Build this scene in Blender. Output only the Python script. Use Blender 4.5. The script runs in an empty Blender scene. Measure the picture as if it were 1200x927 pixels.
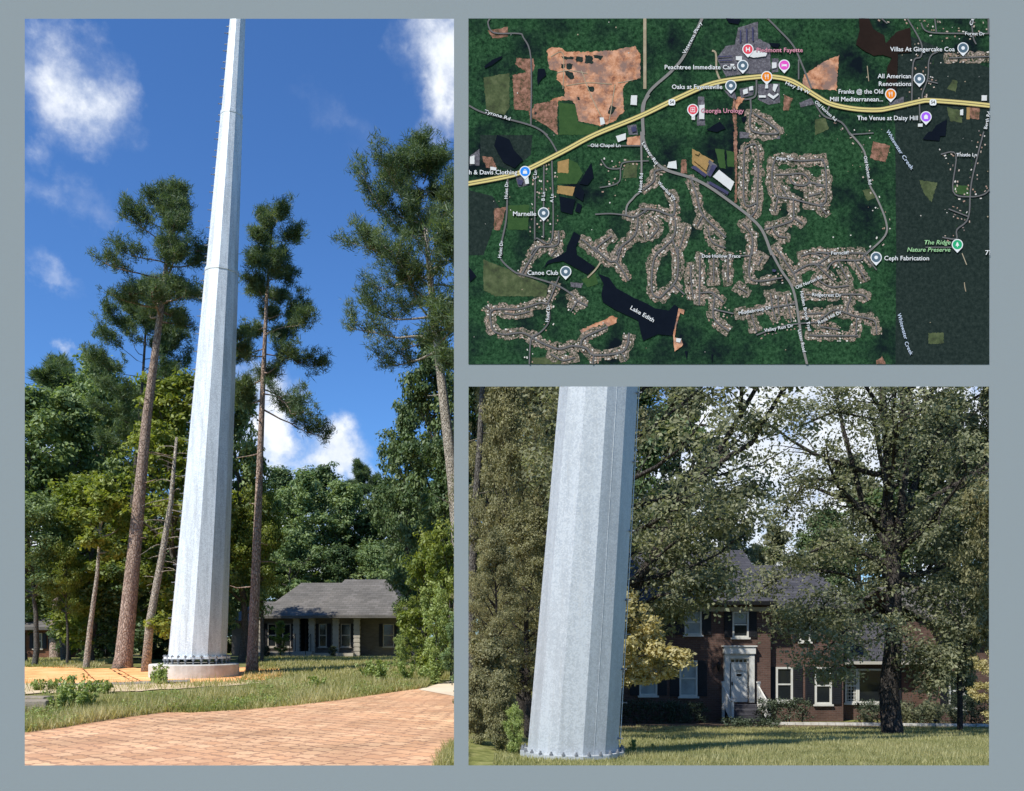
import bpy, math, random
import numpy as np
R=math.radians
scene=bpy.context.scene
COL=scene.collection
rnd=random.Random(7)
HOR=745.0; EYE=1.6
def WX(px,D): return (px-600.0)/1000.0*D
def WZ(py,D): return EYE+(HOR-py)/1000.0*D
def sstep(a,b,t):
    t=min(1,max(0,(t-a)/(b-a))); return t*t*(3-2*t)
LY=[-500,10.5,14,20,28,34,45,52,80,160,900]; LZ=[0,0,.02,.10,.27,.45,.42,.35,.3,.3,.3]
RY=[-500,10.8,15,20,24,28,35,60,160,900];   RZ=[0,0,-.3,-.8,-1.2,-1.5,-1.95,-2.2,-2.0,-2.0]
def G(x,y):
    t=sstep(-.062,.03,x/max(y,4.0))
    return float(np.interp(y,LY,LZ))*(1-t)+float(np.interp(y,RY,RZ))*t
# ---------------------------------------------------------------- tags
def tag(o,label=None,cat=None,group=None,kind=None):
    if label: o['label']=label
    if cat: o['category']=cat
    if group: o['group']=group
    if kind: o['kind']=kind
    return o
def empty(name,loc,label,cat,group=None,rz=0):
    o=bpy.data.objects.new(name,None); COL.objects.link(o)
    o.empty_display_size=.3; o.location=loc; o.rotation_euler=(0,0,rz)
    return tag(o,label,cat,group)
def link(name,me,parent=None,mat=None,loc=None):
    o=bpy.data.objects.new(name,me); COL.objects.link(o)
    if parent is not None: o.parent=parent
    if mat is not None and not me.materials: me.materials.append(mat)
    if loc is not None: o.location=loc
    return o
# ---------------------------------------------------------------- mesh building
class MB:
    def __init__(s): s.v=[]; s.f=[]
    def add(s,vs,fs):
        n=len(s.v); s.v+= [tuple(map(float,v)) for v in vs]; s.f+=[tuple(i+n for i in f) for f in fs]
    def box(s,x0,x1,y0,y1,z0,z1):
        s.add([(x0,y0,z0),(x1,y0,z0),(x1,y1,z0),(x0,y1,z0),(x0,y0,z1),(x1,y0,z1),(x1,y1,z1),(x0,y1,z1)],
              [(0,3,2,1),(4,5,6,7),(0,1,5,4),(1,2,6,5),(2,3,7,6),(3,0,4,7)])
    def tube(s,pts,rad,n=8,cap=True,rot=0.0):
        pts=[np.array(p,float) for p in pts]; N=len(pts); rings=[]
        for i,p in enumerate(pts):
            d=pts[min(i+1,N-1)]-pts[max(i-1,0)]; d/= (np.linalg.norm(d)+1e-9)
            a=np.array((1.,0,0)) if abs(d[0])<.8 else np.array((0,1.,0))
            e1=a-d*np.dot(a,d); e1/=np.linalg.norm(e1); e2=np.cross(d,e1)
            rings+=[p+rad[i]*(e1*math.cos(rot+2*math.pi*k/n)+e2*math.sin(rot+2*math.pi*k/n)) for k in range(n)]
        fs=[(i*n+k,i*n+(k+1)%n,(i+1)*n+(k+1)%n,(i+1)*n+k) for i in range(N-1) for k in range(n)]
        if cap: fs.append(tuple((N-1)*n+k for k in range(n))); fs.append(tuple(reversed(range(n))))
        s.add(rings,fs)
    def mesh(s,name,smooth=False):
        me=bpy.data.meshes.new(name); me.from_pydata(s.v,[],s.f); me.update()
        if smooth: me.polygons.foreach_set('use_smooth',[True]*len(me.polygons))
        return me
    def build(s,name,mat,parent=None,smooth=False,loc=None):
        return link(name,s.mesh(name,smooth),parent,mat,loc)
def npmesh(name,V,n,tint=None):
    """V: (F*n,3) vertices, every n of them one face"""
    V=np.ascontiguousarray(V,dtype=np.float32); F=len(V)//n
    me=bpy.data.meshes.new(name); me.vertices.add(len(V)); me.vertices.foreach_set('co',V.ravel())
    me.loops.add(F*n); me.loops.foreach_set('vertex_index',np.arange(F*n,dtype=np.int32))
    me.polygons.add(F); me.polygons.foreach_set('loop_start',np.arange(F,dtype=np.int32)*n)
    try: me.polygons.foreach_set('loop_total',np.full(F,n,dtype=np.int32))
    except Exception: pass
    if tint is not None:
        at=me.attributes.new('tint','FLOAT','FACE'); at.data.foreach_set('value',np.ascontiguousarray(tint,dtype=np.float32))
    me.update(calc_edges=True); return me
# ---------------------------------------------------------------- materials
def newmat(name):
    m=bpy.data.materials.new(name); m.use_nodes=True; nt=m.node_tree; nt.nodes.clear()
    out=nt.nodes.new('ShaderNodeOutputMaterial'); return m,nt,out
def nd(nt,t,ins=None,**k):
    n=nt.nodes.new(t)
    for a,b in k.items(): setattr(n,a,b)
    if ins:
        for a,b in ins.items():
            if isinstance(b,bpy.types.NodeSocket): nt.links.new(b,n.inputs[a])
            else: n.inputs[a].default_value=b
    return n
def c4(c): return (c[0],c[1],c[2],1)
def ramp(nt,fac,stops):
    r=nt.nodes.new('ShaderNodeValToRGB'); el=r.color_ramp.elements
    while len(el)<len(stops): el.new(.5)
    for e,(p,c) in zip(el,stops): e.position=p; e.color=c4(c)
    nt.links.new(fac,r.inputs[0]); return r.outputs[0]
def mixc(nt,f,a,b,mode='MIX'):
    n=nt.nodes.new('ShaderNodeMix'); n.data_type='RGBA'; n.blend_type=mode
    for i,v in ((0,f),(6,a),(7,b)):
        if isinstance(v,bpy.types.NodeSocket): nt.links.new(v,n.inputs[i])
        else: n.inputs[i].default_value=v if i==0 else c4(v)
    return n.outputs[2]
def noise(nt,vec,scale,detail=4,rough=.6):
    n=nd(nt,'ShaderNodeTexNoise',{'Scale':scale,'Detail':detail,'Roughness':rough})
    if vec is not None: nt.links.new(vec,n.inputs['Vector'])
    return n.outputs['Fac']
def objco(nt): return nt.nodes.new('ShaderNodeTexCoord').outputs['Object']
def geopos(nt): return nt.nodes.new('ShaderNodeNewGeometry').outputs['Position']
def bump(nt,h,strength=.4,dist=.02):
    return nd(nt,'ShaderNodeBump',{'Strength':strength,'Distance':dist,'Height':h}).outputs[0]
def plain(name,stops,scale=4,rough=.8,metal=0,bmp=.3,bscale=None,bdist=.02,spec=.3,detail=5):
    """colour varied by noise"""
    m,nt,out=newmat(name); co=objco(nt)
    f=noise(nt,co,scale,detail)
    if len(stops)==1: col=None
    else: col=ramp(nt,f,[(.3+.4*i/(len(stops)-1),c) for i,c in enumerate(stops)])
    b=nd(nt,'ShaderNodeBsdfPrincipled',{'Roughness':rough,'Metallic':metal,'Specular IOR Level':spec})
    if col is None: b.inputs['Base Color'].default_value=c4(stops[0])
    else: nt.links.new(col,b.inputs['Base Color'])
    if bmp: nt.links.new(bump(nt,noise(nt,co,bscale or scale*6,4),bmp,bdist),b.inputs['Normal'])
    nt.links.new(b.outputs[0],out.inputs[0]); return m
def leafmat(name,stops,trans=.38,tcol=None,gloss=.03):
    m,nt,out=newmat(name)
    at=nd(nt,'ShaderNodeAttribute',attribute_name='tint').outputs['Fac']
    n2=noise(nt,objco(nt),.55,3)
    f=nd(nt,'ShaderNodeMath',{0:at,1:.55},operation='MULTIPLY').outputs[0]
    f2=nd(nt,'ShaderNodeMath',{0:n2,1:.75},operation='MULTIPLY').outputs[0]
    f=nd(nt,'ShaderNodeMath',{0:f,1:f2},operation='ADD').outputs[0]
    col=ramp(nt,f,[(.2+.65*i/(len(stops)-1),c) for i,c in enumerate(stops)])
    d=nd(nt,'ShaderNodeBsdfDiffuse',{'Color':col})
    tc=mixc(nt,1.0,col,tcol or (1.5,1.5,.7),'MULTIPLY')
    t=nd(nt,'ShaderNodeBsdfTranslucent',{'Color':tc})
    g=nd(nt,'ShaderNodeBsdfGlossy',{'Color':(.8,.85,.8,1),'Roughness':.55})
    mx=nd(nt,'ShaderNodeMixShader',{0:trans,1:d.outputs[0],2:t.outputs[0]})
    mx=nd(nt,'ShaderNodeMixShader',{0:gloss,1:mx.outputs[0],2:g.outputs[0]})
    nt.links.new(mx.outputs[0],out.inputs[0]); return m
def barkmat(name,a,b,dark,scale=5):
    m,nt,out=newmat(name); co=objco(nt)
    mp=nd(nt,'ShaderNodeMapping',{'Vector':co,'Scale':(1,1,.32)}).outputs[0]
    v=nd(nt,'ShaderNodeTexVoronoi',{'Vector':mp,'Scale':scale*2.2},feature='DISTANCE_TO_EDGE').outputs[0]
    crack=nd(nt,'ShaderNodeMapRange',{0:v,1:0.0,2:.16,3:0.0,4:1.0}).outputs[0]
    n1=noise(nt,mp,scale,5)
    col=mixc(nt,crack,dark,ramp(nt,n1,[(.35,a),(.65,b)]))
    bs=nd(nt,'ShaderNodeBsdfPrincipled',{'Roughness':.95,'Specular IOR Level':.1,'Base Color':col})
    h=nd(nt,'ShaderNodeMath',{0:crack,1:n1},operation='ADD').outputs[0]
    nt.links.new(bump(nt,h,.8,.04),bs.inputs['Normal'])
    nt.links.new(bs.outputs[0],out.inputs[0]); return m
def brickmat(name,c1,c2,mortar,bw=.21,bh=.075,ms=.008,flat=False,rot=0,rough=.9,dirt=None,wob=0):
    m,nt,out=newmat(name); co=geopos(nt)
    if not flat:
        s=nd(nt,'ShaderNodeSeparateXYZ',{0:co}); xy=nd(nt,'ShaderNodeMath',{0:s.outputs[0],1:s.outputs[1]},operation='ADD').outputs[0]
        vec=nd(nt,'ShaderNodeCombineXYZ',{0:xy,1:s.outputs[2]}).outputs[0]
    else:
        vec=nd(nt,'ShaderNodeMapping',{'Vector':co,'Rotation':(0,0,rot)}).outputs[0]
        if wob:
            nn=nd(nt,'ShaderNodeTexNoise',{'Vector':vec,'Scale':9.0,'Detail':1}).outputs['Color']
            w=nd(nt,'ShaderNodeVectorMath',{0:nn,1:(.5,.5,.5)},operation='SUBTRACT').outputs[0]
            w=nd(nt,'ShaderNodeVectorMath',{0:w,'Scale':wob},operation='SCALE').outputs[0]
            vec=nd(nt,'ShaderNodeVectorMath',{0:vec,1:w},operation='ADD').outputs[0]
    b=nd(nt,'ShaderNodeTexBrick',{'Vector':vec,'Color1':c4(c1),'Color2':c4(c2),'Mortar':c4(mortar),'Scale':1.0,
        'Mortar Size':ms,'Mortar Smooth':.3,'Bias':0.0,'Brick Width':bw,'Row Height':bh})
    n1=noise(nt,co,.6,5)
    col=mixc(nt,1.0,b.outputs['Color'],ramp(nt,n1,[(.3,(.62,.62,.62)),(.7,(1.1,1.1,1.1))]),'MULTIPLY')
    if dirt:
        n3=noise(nt,co,.35,6,.7); f=nd(nt,'ShaderNodeMapRange',{0:n3,1:.48,2:.68,3:0.0,4:.7}).outputs[0]
        col=mixc(nt,f,col,dirt)
    bs=nd(nt,'ShaderNodeBsdfPrincipled',{'Roughness':rough,'Specular IOR Level':.2,'Base Color':col})
    inv=nd(nt,'ShaderNodeMath',{0:1.0,1:b.outputs['Fac']},operation='SUBTRACT').outputs[0]
    nt.links.new(bump(nt,inv,.6,.012),bs.inputs['Normal'])
    nt.links.new(bs.outputs[0],out.inputs[0]); return m
def metalmat(name,base,var=.18):
    """galvanised steel: spangle, runs, faint sheet marks"""
    m,nt,out=newmat(name); co=objco(nt)
    v=nd(nt,'ShaderNodeTexVoronoi',{'Vector':co,'Scale':62.0}).outputs['Color']
    vg=nd(nt,'ShaderNodeSeparateColor',{0:v}).outputs[0]
    mp=nd(nt,'ShaderNodeMapping',{'Vector':co,'Scale':(3.0,3.0,.25)}).outputs[0]
    n1=noise(nt,mp,2.2,6,.65); n2=noise(nt,co,9,5,.7)
    k=nd(nt,'ShaderNodeMath',{0:vg,1:.35},operation='MULTIPLY').outputs[0]
    k=nd(nt,'ShaderNodeMath',{0:k,1:n1},operation='ADD').outputs[0]
    k2=nd(nt,'ShaderNodeMath',{0:n2,1:.45},operation='MULTIPLY').outputs[0]
    k=nd(nt,'ShaderNodeMath',{0:k,1:k2},operation='ADD').outputs[0]
    lo=tuple(x*(1-var*1.4) for x in base); hi=tuple(min(.93,x*(1+var)) for x in base)
    col=ramp(nt,k,[(.55,lo),(.9,base),(1.0,hi)])
    mp2=nd(nt,'ShaderNodeMapping',{'Vector':co,'Scale':(1.3,1.3,5.0)}).outputs[0]
    sm=nd(nt,'ShaderNodeMapRange',{0:noise(nt,mp2,1.6,8,.75),1:.60,2:.72,3:0.0,4:.30}).outputs[0]
    col=mixc(nt,sm,col,(.34,.33,.30))
    mp3=nd(nt,'ShaderNodeMapping',{'Vector':co,'Scale':(9,9,.12)}).outputs[0]
    st_=nd(nt,'ShaderNodeMapRange',{0:noise(nt,mp3,1.5,5,.6),1:.56,2:.70,3:0.0,4:.25}).outputs[0]
    col=mixc(nt,st_,col,(.42,.40,.36))
    bs=nd(nt,'ShaderNodeBsdfPrincipled',{'Roughness':.55,'Metallic':.25,'Specular IOR Level':.4,'Base Color':col})
    rr=nd(nt,'ShaderNodeMapRange',{0:vg,3:.42,4:.65}).outputs[0]; nt.links.new(rr,bs.inputs['Roughness'])
    nt.links.new(bump(nt,n2,.12,.01),bs.inputs['Normal'])
    nt.links.new(bs.outputs[0],out.inputs[0]); return m
M={}
M['board']=plain('board_paint',[(.262,.294,.301)],rough=.95,bmp=0,spec=0)
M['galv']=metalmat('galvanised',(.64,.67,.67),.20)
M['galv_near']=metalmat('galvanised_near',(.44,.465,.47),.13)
M['galv_dark']=plain('bolt_steel',[(.14,.15,.16),(.3,.31,.32)],scale=20,rough=.6,metal=.3,bmp=0)
M['concrete']=plain('concrete',[(.43,.41,.35),(.64,.63,.57)],scale=3,rough=.95,bmp=.2)
M['pinebark']=barkmat('pine_bark',(.34,.245,.19),(.52,.41,.33),(.20,.14,.11),9)
M['palebark']=barkmat('pale_bark',(.38,.33,.26),(.56,.50,.41),(.20,.17,.135),12)
M['greybark']=barkmat('grey_bark',(.13,.12,.10),(.20,.185,.16),(.07,.062,.055),12)
M['darkbark']=barkmat('dark_bark',(.055,.048,.042),(.10,.088,.078),(.035,.031,.028),10)
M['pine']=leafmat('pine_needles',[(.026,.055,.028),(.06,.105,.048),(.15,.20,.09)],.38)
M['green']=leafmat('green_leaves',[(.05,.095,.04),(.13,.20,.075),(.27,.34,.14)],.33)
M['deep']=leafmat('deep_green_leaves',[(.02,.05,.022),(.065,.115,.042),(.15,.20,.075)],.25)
M['yellow']=leafmat('yellow_green_leaves',[(.06,.10,.016),(.15,.20,.03),(.30,.33,.07)],.42)
M['olive']=leafmat('olive_leaves',[(.085,.088,.045),(.19,.185,.09),(.36,.34,.18)],.42,(1.3,1.3,.9),.02)
M['oak']=leafmat('oak_leaves',[(.085,.094,.056),(.17,.18,.105),(.31,.31,.18)],.42,(1.3,1.4,.9),.02)
M['gold']=leafmat('gold_leaves',[(.24,.215,.07),(.42,.37,.15),(.58,.51,.25)],.45,(1.3,1.2,.7),.05)
M['hedge']=leafmat('hedge_leaves',[(.02,.032,.02),(.045,.065,.035),(.08,.10,.055)],.15)
M['weed']=leafmat('weed_leaves',[(.13,.18,.045),(.24,.31,.085),(.38,.43,.16)],.35)
M['blade']=leafmat('grass_blades',[(.15,.18,.045),(.29,.29,.09),(.52,.46,.24)],.35)
M['lawnblade']=leafmat('lawn_blades',[(.16,.17,.06),(.28,.28,.11),(.42,.39,.19)],.35)
# ================================================================ ground
def groundmat():
    m,nt,out=newmat('ground_soil_grass'); co=geopos(nt)
    n1=noise(nt,co,.25,6,.65); n2=noise(nt,co,3.5,6,.7); n3=noise(nt,co,.09,3)
    a=ramp(nt,n2,[(.3,(.09,.10,.03)),(.5,(.18,.19,.06)),(.7,(.34,.31,.13))])
    b=ramp(nt,n2,[(.3,(.10,.06,.035)),(.7,(.22,.14,.08))])
    f=nd(nt,'ShaderNodeMapRange',{0:n1,1:.5,2:.68}).outputs[0]
    col=mixc(nt,f,a,b)
    bs=nd(nt,'ShaderNodeBsdfPrincipled',{'Roughness':1,'Specular IOR Level':.05,'Base Color':col})
    nt.links.new(bump(nt,n2,.8,.05),bs.inputs['Normal']); nt.links.new(bs.outputs[0],out.inputs[0]); return m
def build_ground():
    xs=sorted(set(list(np.arange(-60,60.1,1.0))+[-900,-500,-250,-150,-100,-80]+[80,100,150,250,500,900]))
    ys=sorted(set(list(np.arange(4,90.1,.75))+[-400,-150,-60,-20,-5,0]+[100,120,160,220,300,450,650,900]))
    # a finer strip in x near the two views
    xs=sorted(set([round(float(x),3) for x in xs]+[round(float(x),3) for x in np.arange(-20,26,.5)]))
    V=[(x,y,G(x,y)) for y in ys for x in xs]; nx=len(xs)
    F=[(j*nx+i,j*nx+i+1,(j+1)*nx+i+1,(j+1)*nx+i) for j in range(len(ys)-1) for i in range(nx-1)]
    mb=MB(); mb.v=V; mb.f=F
    tag(mb.build('ground',groundmat(),smooth=True),kind='structure')
build_ground()
def loft(name,near,far,mat,off,kind='structure',n=60,m=14,label=None,cat=None,jag=0):
    """sheet between two polylines given as (px, D) on the terrain"""
    def res(pl):
        pts=[(WX(p,D),D) for p,D in pl]; t=np.linspace(0,1,len(pts)); T=np.linspace(0,1,n)
        X=np.interp(T,t,[p[0] for p in pts]); Y=np.interp(T,t,[p[1] for p in pts])
        if jag:
            r=np.random.default_rng(len(name)+int(near[0][1]*10)); k=np.convolve(r.normal(0,jag,n+4),[.25,.5,.25],'same')[2:-2]; Y=Y+k
        return X,Y
    X0,Y0=res(near); X1,Y1=res(far); mb=MB(); V=[]
    for j in range(m+1):
        t=j/m
        for i in range(n):
            x=X0[i]*(1-t)+X1[i]*t; y=Y0[i]*(1-t)+Y1[i]*t; V.append((x,y,G(x,y)+off))
    F=[(j*n+i,j*n+i+1,(j+1)*n+i+1,(j+1)*n+i) for j in range(m) for i in range(n-1)]
    mb.v=V; mb.f=F
    return tag(mb.build(name,mat,smooth=True),label,cat,kind=kind)
M['paver']=brickmat('brick_pavers',(.66,.365,.195),(.80,.50,.285),(.44,.25,.15),.36,.27,.028,True,R(38),dirt=(.52,.28,.16),wob=.2)
M['dirt']=plain('orange_dirt',[(.72,.30,.12),(.92,.44,.18),(.95,.55,.27)],scale=1.6,rough=1,bmp=.5,bscale=9,bdist=.04,spec=.02,detail=8)
M['sand']=plain('sandy_track',[(.46,.35,.21),(.66,.52,.34)],scale=2.5,rough=1,bmp=.5,bscale=9,bdist=.03,spec=.02,detail=8)
M['drive']=plain('pale_drive',[(.62,.50,.36),(.74,.62,.46)],scale=1.2,rough=.95,bmp=.1,spec=.05)
M['asph']=plain('grey_track',[(.22,.19,.17),(.33,.29,.26)],scale=3,rough=1,bmp=.3,spec=.05)
M['lawn']=plain('lawn_turf',[(.12,.125,.045),(.22,.22,.09),(.33,.305,.15)],scale=1.3,rough=1,bmp=.9,bscale=28,bdist=.05,spec=.02,detail=10)
M['mulch']=plain('leaf_mulch',[(.06,.04,.028),(.13,.09,.06),(.24,.17,.12)],scale=5,rough=1,bmp=.9,bscale=16,bdist=.04,spec=.02,detail=10)
EDGE=[(-60,12.2),(30,13.9),(75,14.6),(125,15.7),(195,17.1),(225,17.0),(290,17.6),(350,18.6),(400,19.9),(440,21.2),(470,22.3),(500,23.3),(545,23.5)]
loft('brick_paving',[(-60,9.0),(100,9.0),(200,9.0),(280,9.0),(340,9.0),(400,9.0),(450,9.0),(505,9.0),(514,10.2),(524,11.4),(545,12.4)],
     EDGE,M['paver'],.016,n=90,m=26)
loft('concrete_drive',[(490,22.6),(545,20.2)],[(503,23.6),(545,27.5)],M['drive'],.024,n=16,m=10)
loft('bare_earth',[(-40,24.8),(60,24.8),(150,24.6),(230,24.6),(310,25.6),(330,27.5)],[(-40,33),(60,32.5),(120,31.5),(180,32),(250,33),(335,31)],M['dirt'],.014,n=90,m=30,jag=.35)
loft('sandy_path',[(-40,21.2),(60,21.6),(150,22.0),(230,23.2),(290,24.4),(320,25.4)],[(-40,24.9),(60,24.9),(150,24.7),(230,25.0),(290,25.9),(320,26.0)],M['sand'],.024,n=80,m=12,jag=.2)
loft('gravel_track',[(60,24.0),(150,24.2),(222,25.2)],[(60,24.5),(150,25.1),(222,26.2)],M['asph'],.034,n=50,m=5,jag=.08)
loft('lawn',[(575,8.5),(900,8.5),(1240,8.5)],[(720,32.5),(950,31.5),(1240,31.5)],M['lawn'],.018,n=80,m=44)
loft('left_lawn',[(268,25.5),(400,25.0),(540,25.5)],[(262,51),(400,51),(540,51)],M['lawn'],.012,n=50,m=40)
loft('mulch_bed',[(715,25.0),(800,27.8),(910,29.2),(1060,29.6),(1240,28)],[(715,34.6),(850,34.6),(950,34.6),(1100,34.6),(1240,34.6)],M['mulch'],.03,n=70,m=16,jag=.1)
# pale edging stone along the bed
def edging():
    mb=MB(); pts=[(WX(p,D),D) for p,D in [(905,31.6),(960,31.3),(1020,30.9),(1090,30.2),(1200,29.6)]]
    for i in range(len(pts)-1):
        for k in range(6):
            a=np.array(pts[i])+(np.array(pts[i+1])-np.array(pts[i]))*(k/6); b=np.array(pts[i])+(np.array(pts[i+1])-np.array(pts[i]))*((k+.94)/6)
            za=G(*a)+.02; w=.1
            mb.add([(a[0],a[1],za),(b[0],b[1],za),(b[0],b[1]+w,za),(a[0],a[1]+w,za),(a[0],a[1],za+.11),(b[0],b[1],za+.11),(b[0],b[1]+w,za+.11),(a[0],a[1]+w,za+.11)],
              [(0,3,2,1),(4,5,6,7),(0,1,5,4),(1,2,6,5),(2,3,7,6),(3,0,4,7)])
    tag(mb.build('stone_edging',M['concrete']),'low pale edging line along the front of the planting bed','edging')
edging()
# grass -----------------------------------------------------------
def blades(name,regions,mat,seed,label):
    r=np.random.default_rng(seed); Vs=[];T=[]
    for (near,far,n,h0,h1,w) in regions:
        pn=np.array(near,float); pf=np.array(far,float)
        s=r.random(n); t=r.random(n)
        # clumping
        def lerp(pl,s):
            k=s*(len(pl)-1); i=np.minimum(k.astype(int),len(pl)-2); f=(k-i)[:,None]; return pl[i]*(1-f)+pl[i+1]*f
        A=lerp(pn,s);B=lerp(pf,s)
        A=np.c_[(A[:,0]-600)/1000*A[:,1],A[:,1]];B=np.c_[(B[:,0]-600)/1000*B[:,1],B[:,1]]
        P=A*(1-t[:,None])+B*t[:,None]
        cl=np.sin(P[:,0]*2.1+np.sin(P[:,1]*1.7)*2)*np.cos(P[:,1]*1.3+P[:,0]*.6)
        z=np.array([G(x,y) for x,y in P])+.01
        h=(h0+(h1-h0)*r.random(n)**2)*(1+.45*cl)
        a=r.random(n)*6.283; ww=w*(.6+.8*r.random(n)); lean=h*(.15+.5*r.random(n)); la=r.random(n)*6.283
        dx=np.cos(a)*ww; dy=np.sin(a)*ww
        v=np.zeros((n,3,3)); v[:,0]=np.c_[P[:,0]-dx,P[:,1]-dy,z]; v[:,1]=np.c_[P[:,0]+dx,P[:,1]+dy,z]
        v[:,2]=np.c_[P[:,0]+np.cos(la)*lean,P[:,1]+np.sin(la)*lean,z+h]
        Vs.append(v.reshape(-1,3)); T.append(np.clip(.5+.3*cl+r.normal(0,.25,n),0,1))
    me=npmesh(name,np.concatenate(Vs),3,np.concatenate(T))
    return tag(link(name,me,None,mat),label,'grass',kind='stuff')
edge_in=[(p,D-.12) for p,D in EDGE if p<501]
blades('verge_grass',[
  (edge_in,[(-60,18.5),(60,18.8),(150,19.6),(230,21.6),(290,23.5),(350,26),(420,27),(480,27),(503,25)],62000,.05,.24,.011),
  ([(503,24.5),(540,28)],[(480,28),(540,30)],1800,.1,.3,.012),
  ([(280,25),(420,25),(540,28)],[(300,46),(420,46),(540,46)],30000,.06,.16,.016),
  ([(-60,20),(60,21),(150,22.0),(230,23.2),(290,24.6)],[(-60,24.5),(60,25),(150,24.8),(230,24.8),(290,26)],1500,.08,.28,.012),
  ([(-40,32.5),(60,32.0),(110,31.5)],[(-40,42),(60,42),(150,42)],9000,.06,.14,.018),
  ([(507,9.2),(516,10.6),(524,11.6)],[(545,9.2),(545,10.6),(545,12.3)],5000,.08,.22,.008)],M['blade'],3,'tall dry green grass growing along the brick paving')
blades('lawn_grass',[
  ([(570,9.0),(900,9.0),(1240,9.0)],[(590,16),(900,16),(1240,16)],90000,.03,.085,.006),
  ([(590,16),(900,16),(1240,16)],[(720,30),(900,30),(1240,30)],70000,.04,.10,.012)],M['lawnblade'],5,'short lawn grass in front of the brick house')
# ================================================================ plants
def leaves(centres,rad,npc,size,rng,flat=.55,up=.6,asp=.55):
    """diamond leaves round cluster centres -> verts (n*4,3), tint"""
    C=np.repeat(np.asarray(centres,float),npc,axis=0); Rr=np.repeat(np.asarray(rad,float),npc)
    n=len(C); d=rng.normal(0,1,(n,3)); d/=np.linalg.norm(d,axis=1)[:,None]
    rr=Rr*rng.random(n)**.45
    P=C+d*rr[:,None]*np.array([1,1,flat])
    nrm=rng.normal(0,.55,(n,3))+d*.85; nrm[:,2]+=up; nrm/=np.linalg.norm(nrm,axis=1)[:,None]
    a=rng.normal(0,1,(n,3)); a-=nrm*(a*nrm).sum(1)[:,None]; a/=np.linalg.norm(a,axis=1)[:,None]; b=np.cross(nrm,a)
    s=(size*(.6+.8*rng.random(n)))[:,None]
    V=np.stack([P-a*s*.5,P+b*s*.5*asp+a*s*.05,P+a*s*.55-nrm*s*.12,P-b*s*.5*asp+a*s*.05],1).reshape(-1,3)
    ct=np.repeat(rng.random(len(centres)),npc)
    return V,np.clip(.55*rng.random(n)+.45*ct,0,1)
def curve_path(p0,d,L,n,rng,rise=0.0,wob=.08):
    p=np.array(p0,float); d=np.array(d,float); d/=np.linalg.norm(d); out=[p.copy()]
    for i in range(n):
        d=d+rng.normal(0,wob,3)+np.array([0,0,rise/n]); d/=np.linalg.norm(d); p=p+d*L/n; out.append(p.copy())
    return out
def broadleaf(seed,H,Rr,zb,nl=26,npc=34,leaf=.17,r0=None,lean=(0,0),extra=(),twigs=7,fill=1.0,base_flare=1.25,crad=.15,trunkpath=None,topf=.93,side=None):
    rng=np.random.default_rng(seed); tb=MB(); r0=r0 or H*.018
    N=9
    if trunkpath is None:
        tp=[np.array((lean[0]*(i/N)**1.2+ (rng.normal(0,.012*H) if 0<i else 0),lean[1]*(i/N)+(rng.normal(0,.012*H) if 0<i else 0),topf*H*i/N)) for i in range(N+1)]
        tp[0][2]=-.25
    else: tp=[np.array(p,float) for p in trunkpath]; N=len(tp)-1
    tr=[r0*(1-.86*(i/N))*(base_flare if i==0 else 1) for i in range(N+1)]
    # smooth densify near the foot
    if base_flare>1: tp.insert(1,tp[0]*.82+tp[1]*.18); tr.insert(1,r0*1.0); 
    tb.tube(tp,tr,10)
    zs=np.array([p[2] for p in tp]); C=[];CR=[]
    def limb(p0,d,L,rad,rise):
        pa=curve_path(p0,d,L,6,rng,rise,.12); tb.tube(pa,[rad*(1-.85*i/6) for i in range(7)],6,False)
        sprout(pa,L,rad)
    def sprout(pa,L,rad,t0=.3):
        for k in range(twigs):
            t=t0+(1-t0)*(k+rng.random())/twigs; j=min(int(t*(len(pa)-1)),len(pa)-2); q=pa[j]+(pa[j+1]-pa[j])*(t*(len(pa)-1)-j)
            ax=pa[j+1]-pa[j]; ax/=np.linalg.norm(ax)+1e-9
            dd=ax*.7+rng.normal(0,.6,3); dd[2]=dd[2]*.6+.15
            l2=L*(.18+.22*rng.random())
            pb=curve_path(q,dd,l2,3,rng,.1,.12); tb.tube(pb,[rad*.28,rad*.2,rad*.13,rad*.05],4,False)
            for u in (.5,1.0):
                if rng.random()<fill:
                    c=pb[2] if u<1 else pb[3]; C.append(c+rng.normal(0,.05*Rr,3)); CR.append(Rr*crad*(.6+.8*rng.random()))
        C.append(pa[-1]); CR.append(Rr*crad)
    for i in range(nl):
        s=(i+.5*rng.random())/nl; z=zb+(topf*H-zb)*s
        j=min(max(int(np.searchsorted(zs,z))-1,0),len(tp)-2); f=(z-zs[j])/(zs[j+1]-zs[j]+1e-9); p0=tp[j]*(1-f)+tp[j+1]*f
        az=i*2.39996+rng.normal(0,.3); prof=max(.22,math.sin(math.pi*(s*.80+.16))**.8)
        L=Rr*prof*(.7+.5*rng.random())
        if side is not None: L*=max(.25,1+side[0]*math.cos(az-side[1]))
        el=R(8+55*s)+rng.normal(0,.12)
        limb(p0,(math.cos(az)*math.cos(el),math.sin(az)*math.cos(el),math.sin(el)),L,max(.02,r0*.42*(1-.7*s)),.35)
    for (pts,rad) in extra:
        pts=[np.array(p,float) for p in pts]; k=len(pts)-1
        tb.tube(pts,[rad*(1-.7*i/k) for i in range(k+1)],7,False)
        L=sum(np.linalg.norm(pts[i+1]-pts[i]) for i in range(k)); sprout(pts,L*.45,rad*.6,.15); sprout(pts,L*.35,rad*.6,.4)
    V,T=leaves(C,CR,npc,leaf,rng)
    return tb.mesh('trunk',True),npmesh('crown',V,4,T)
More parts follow.
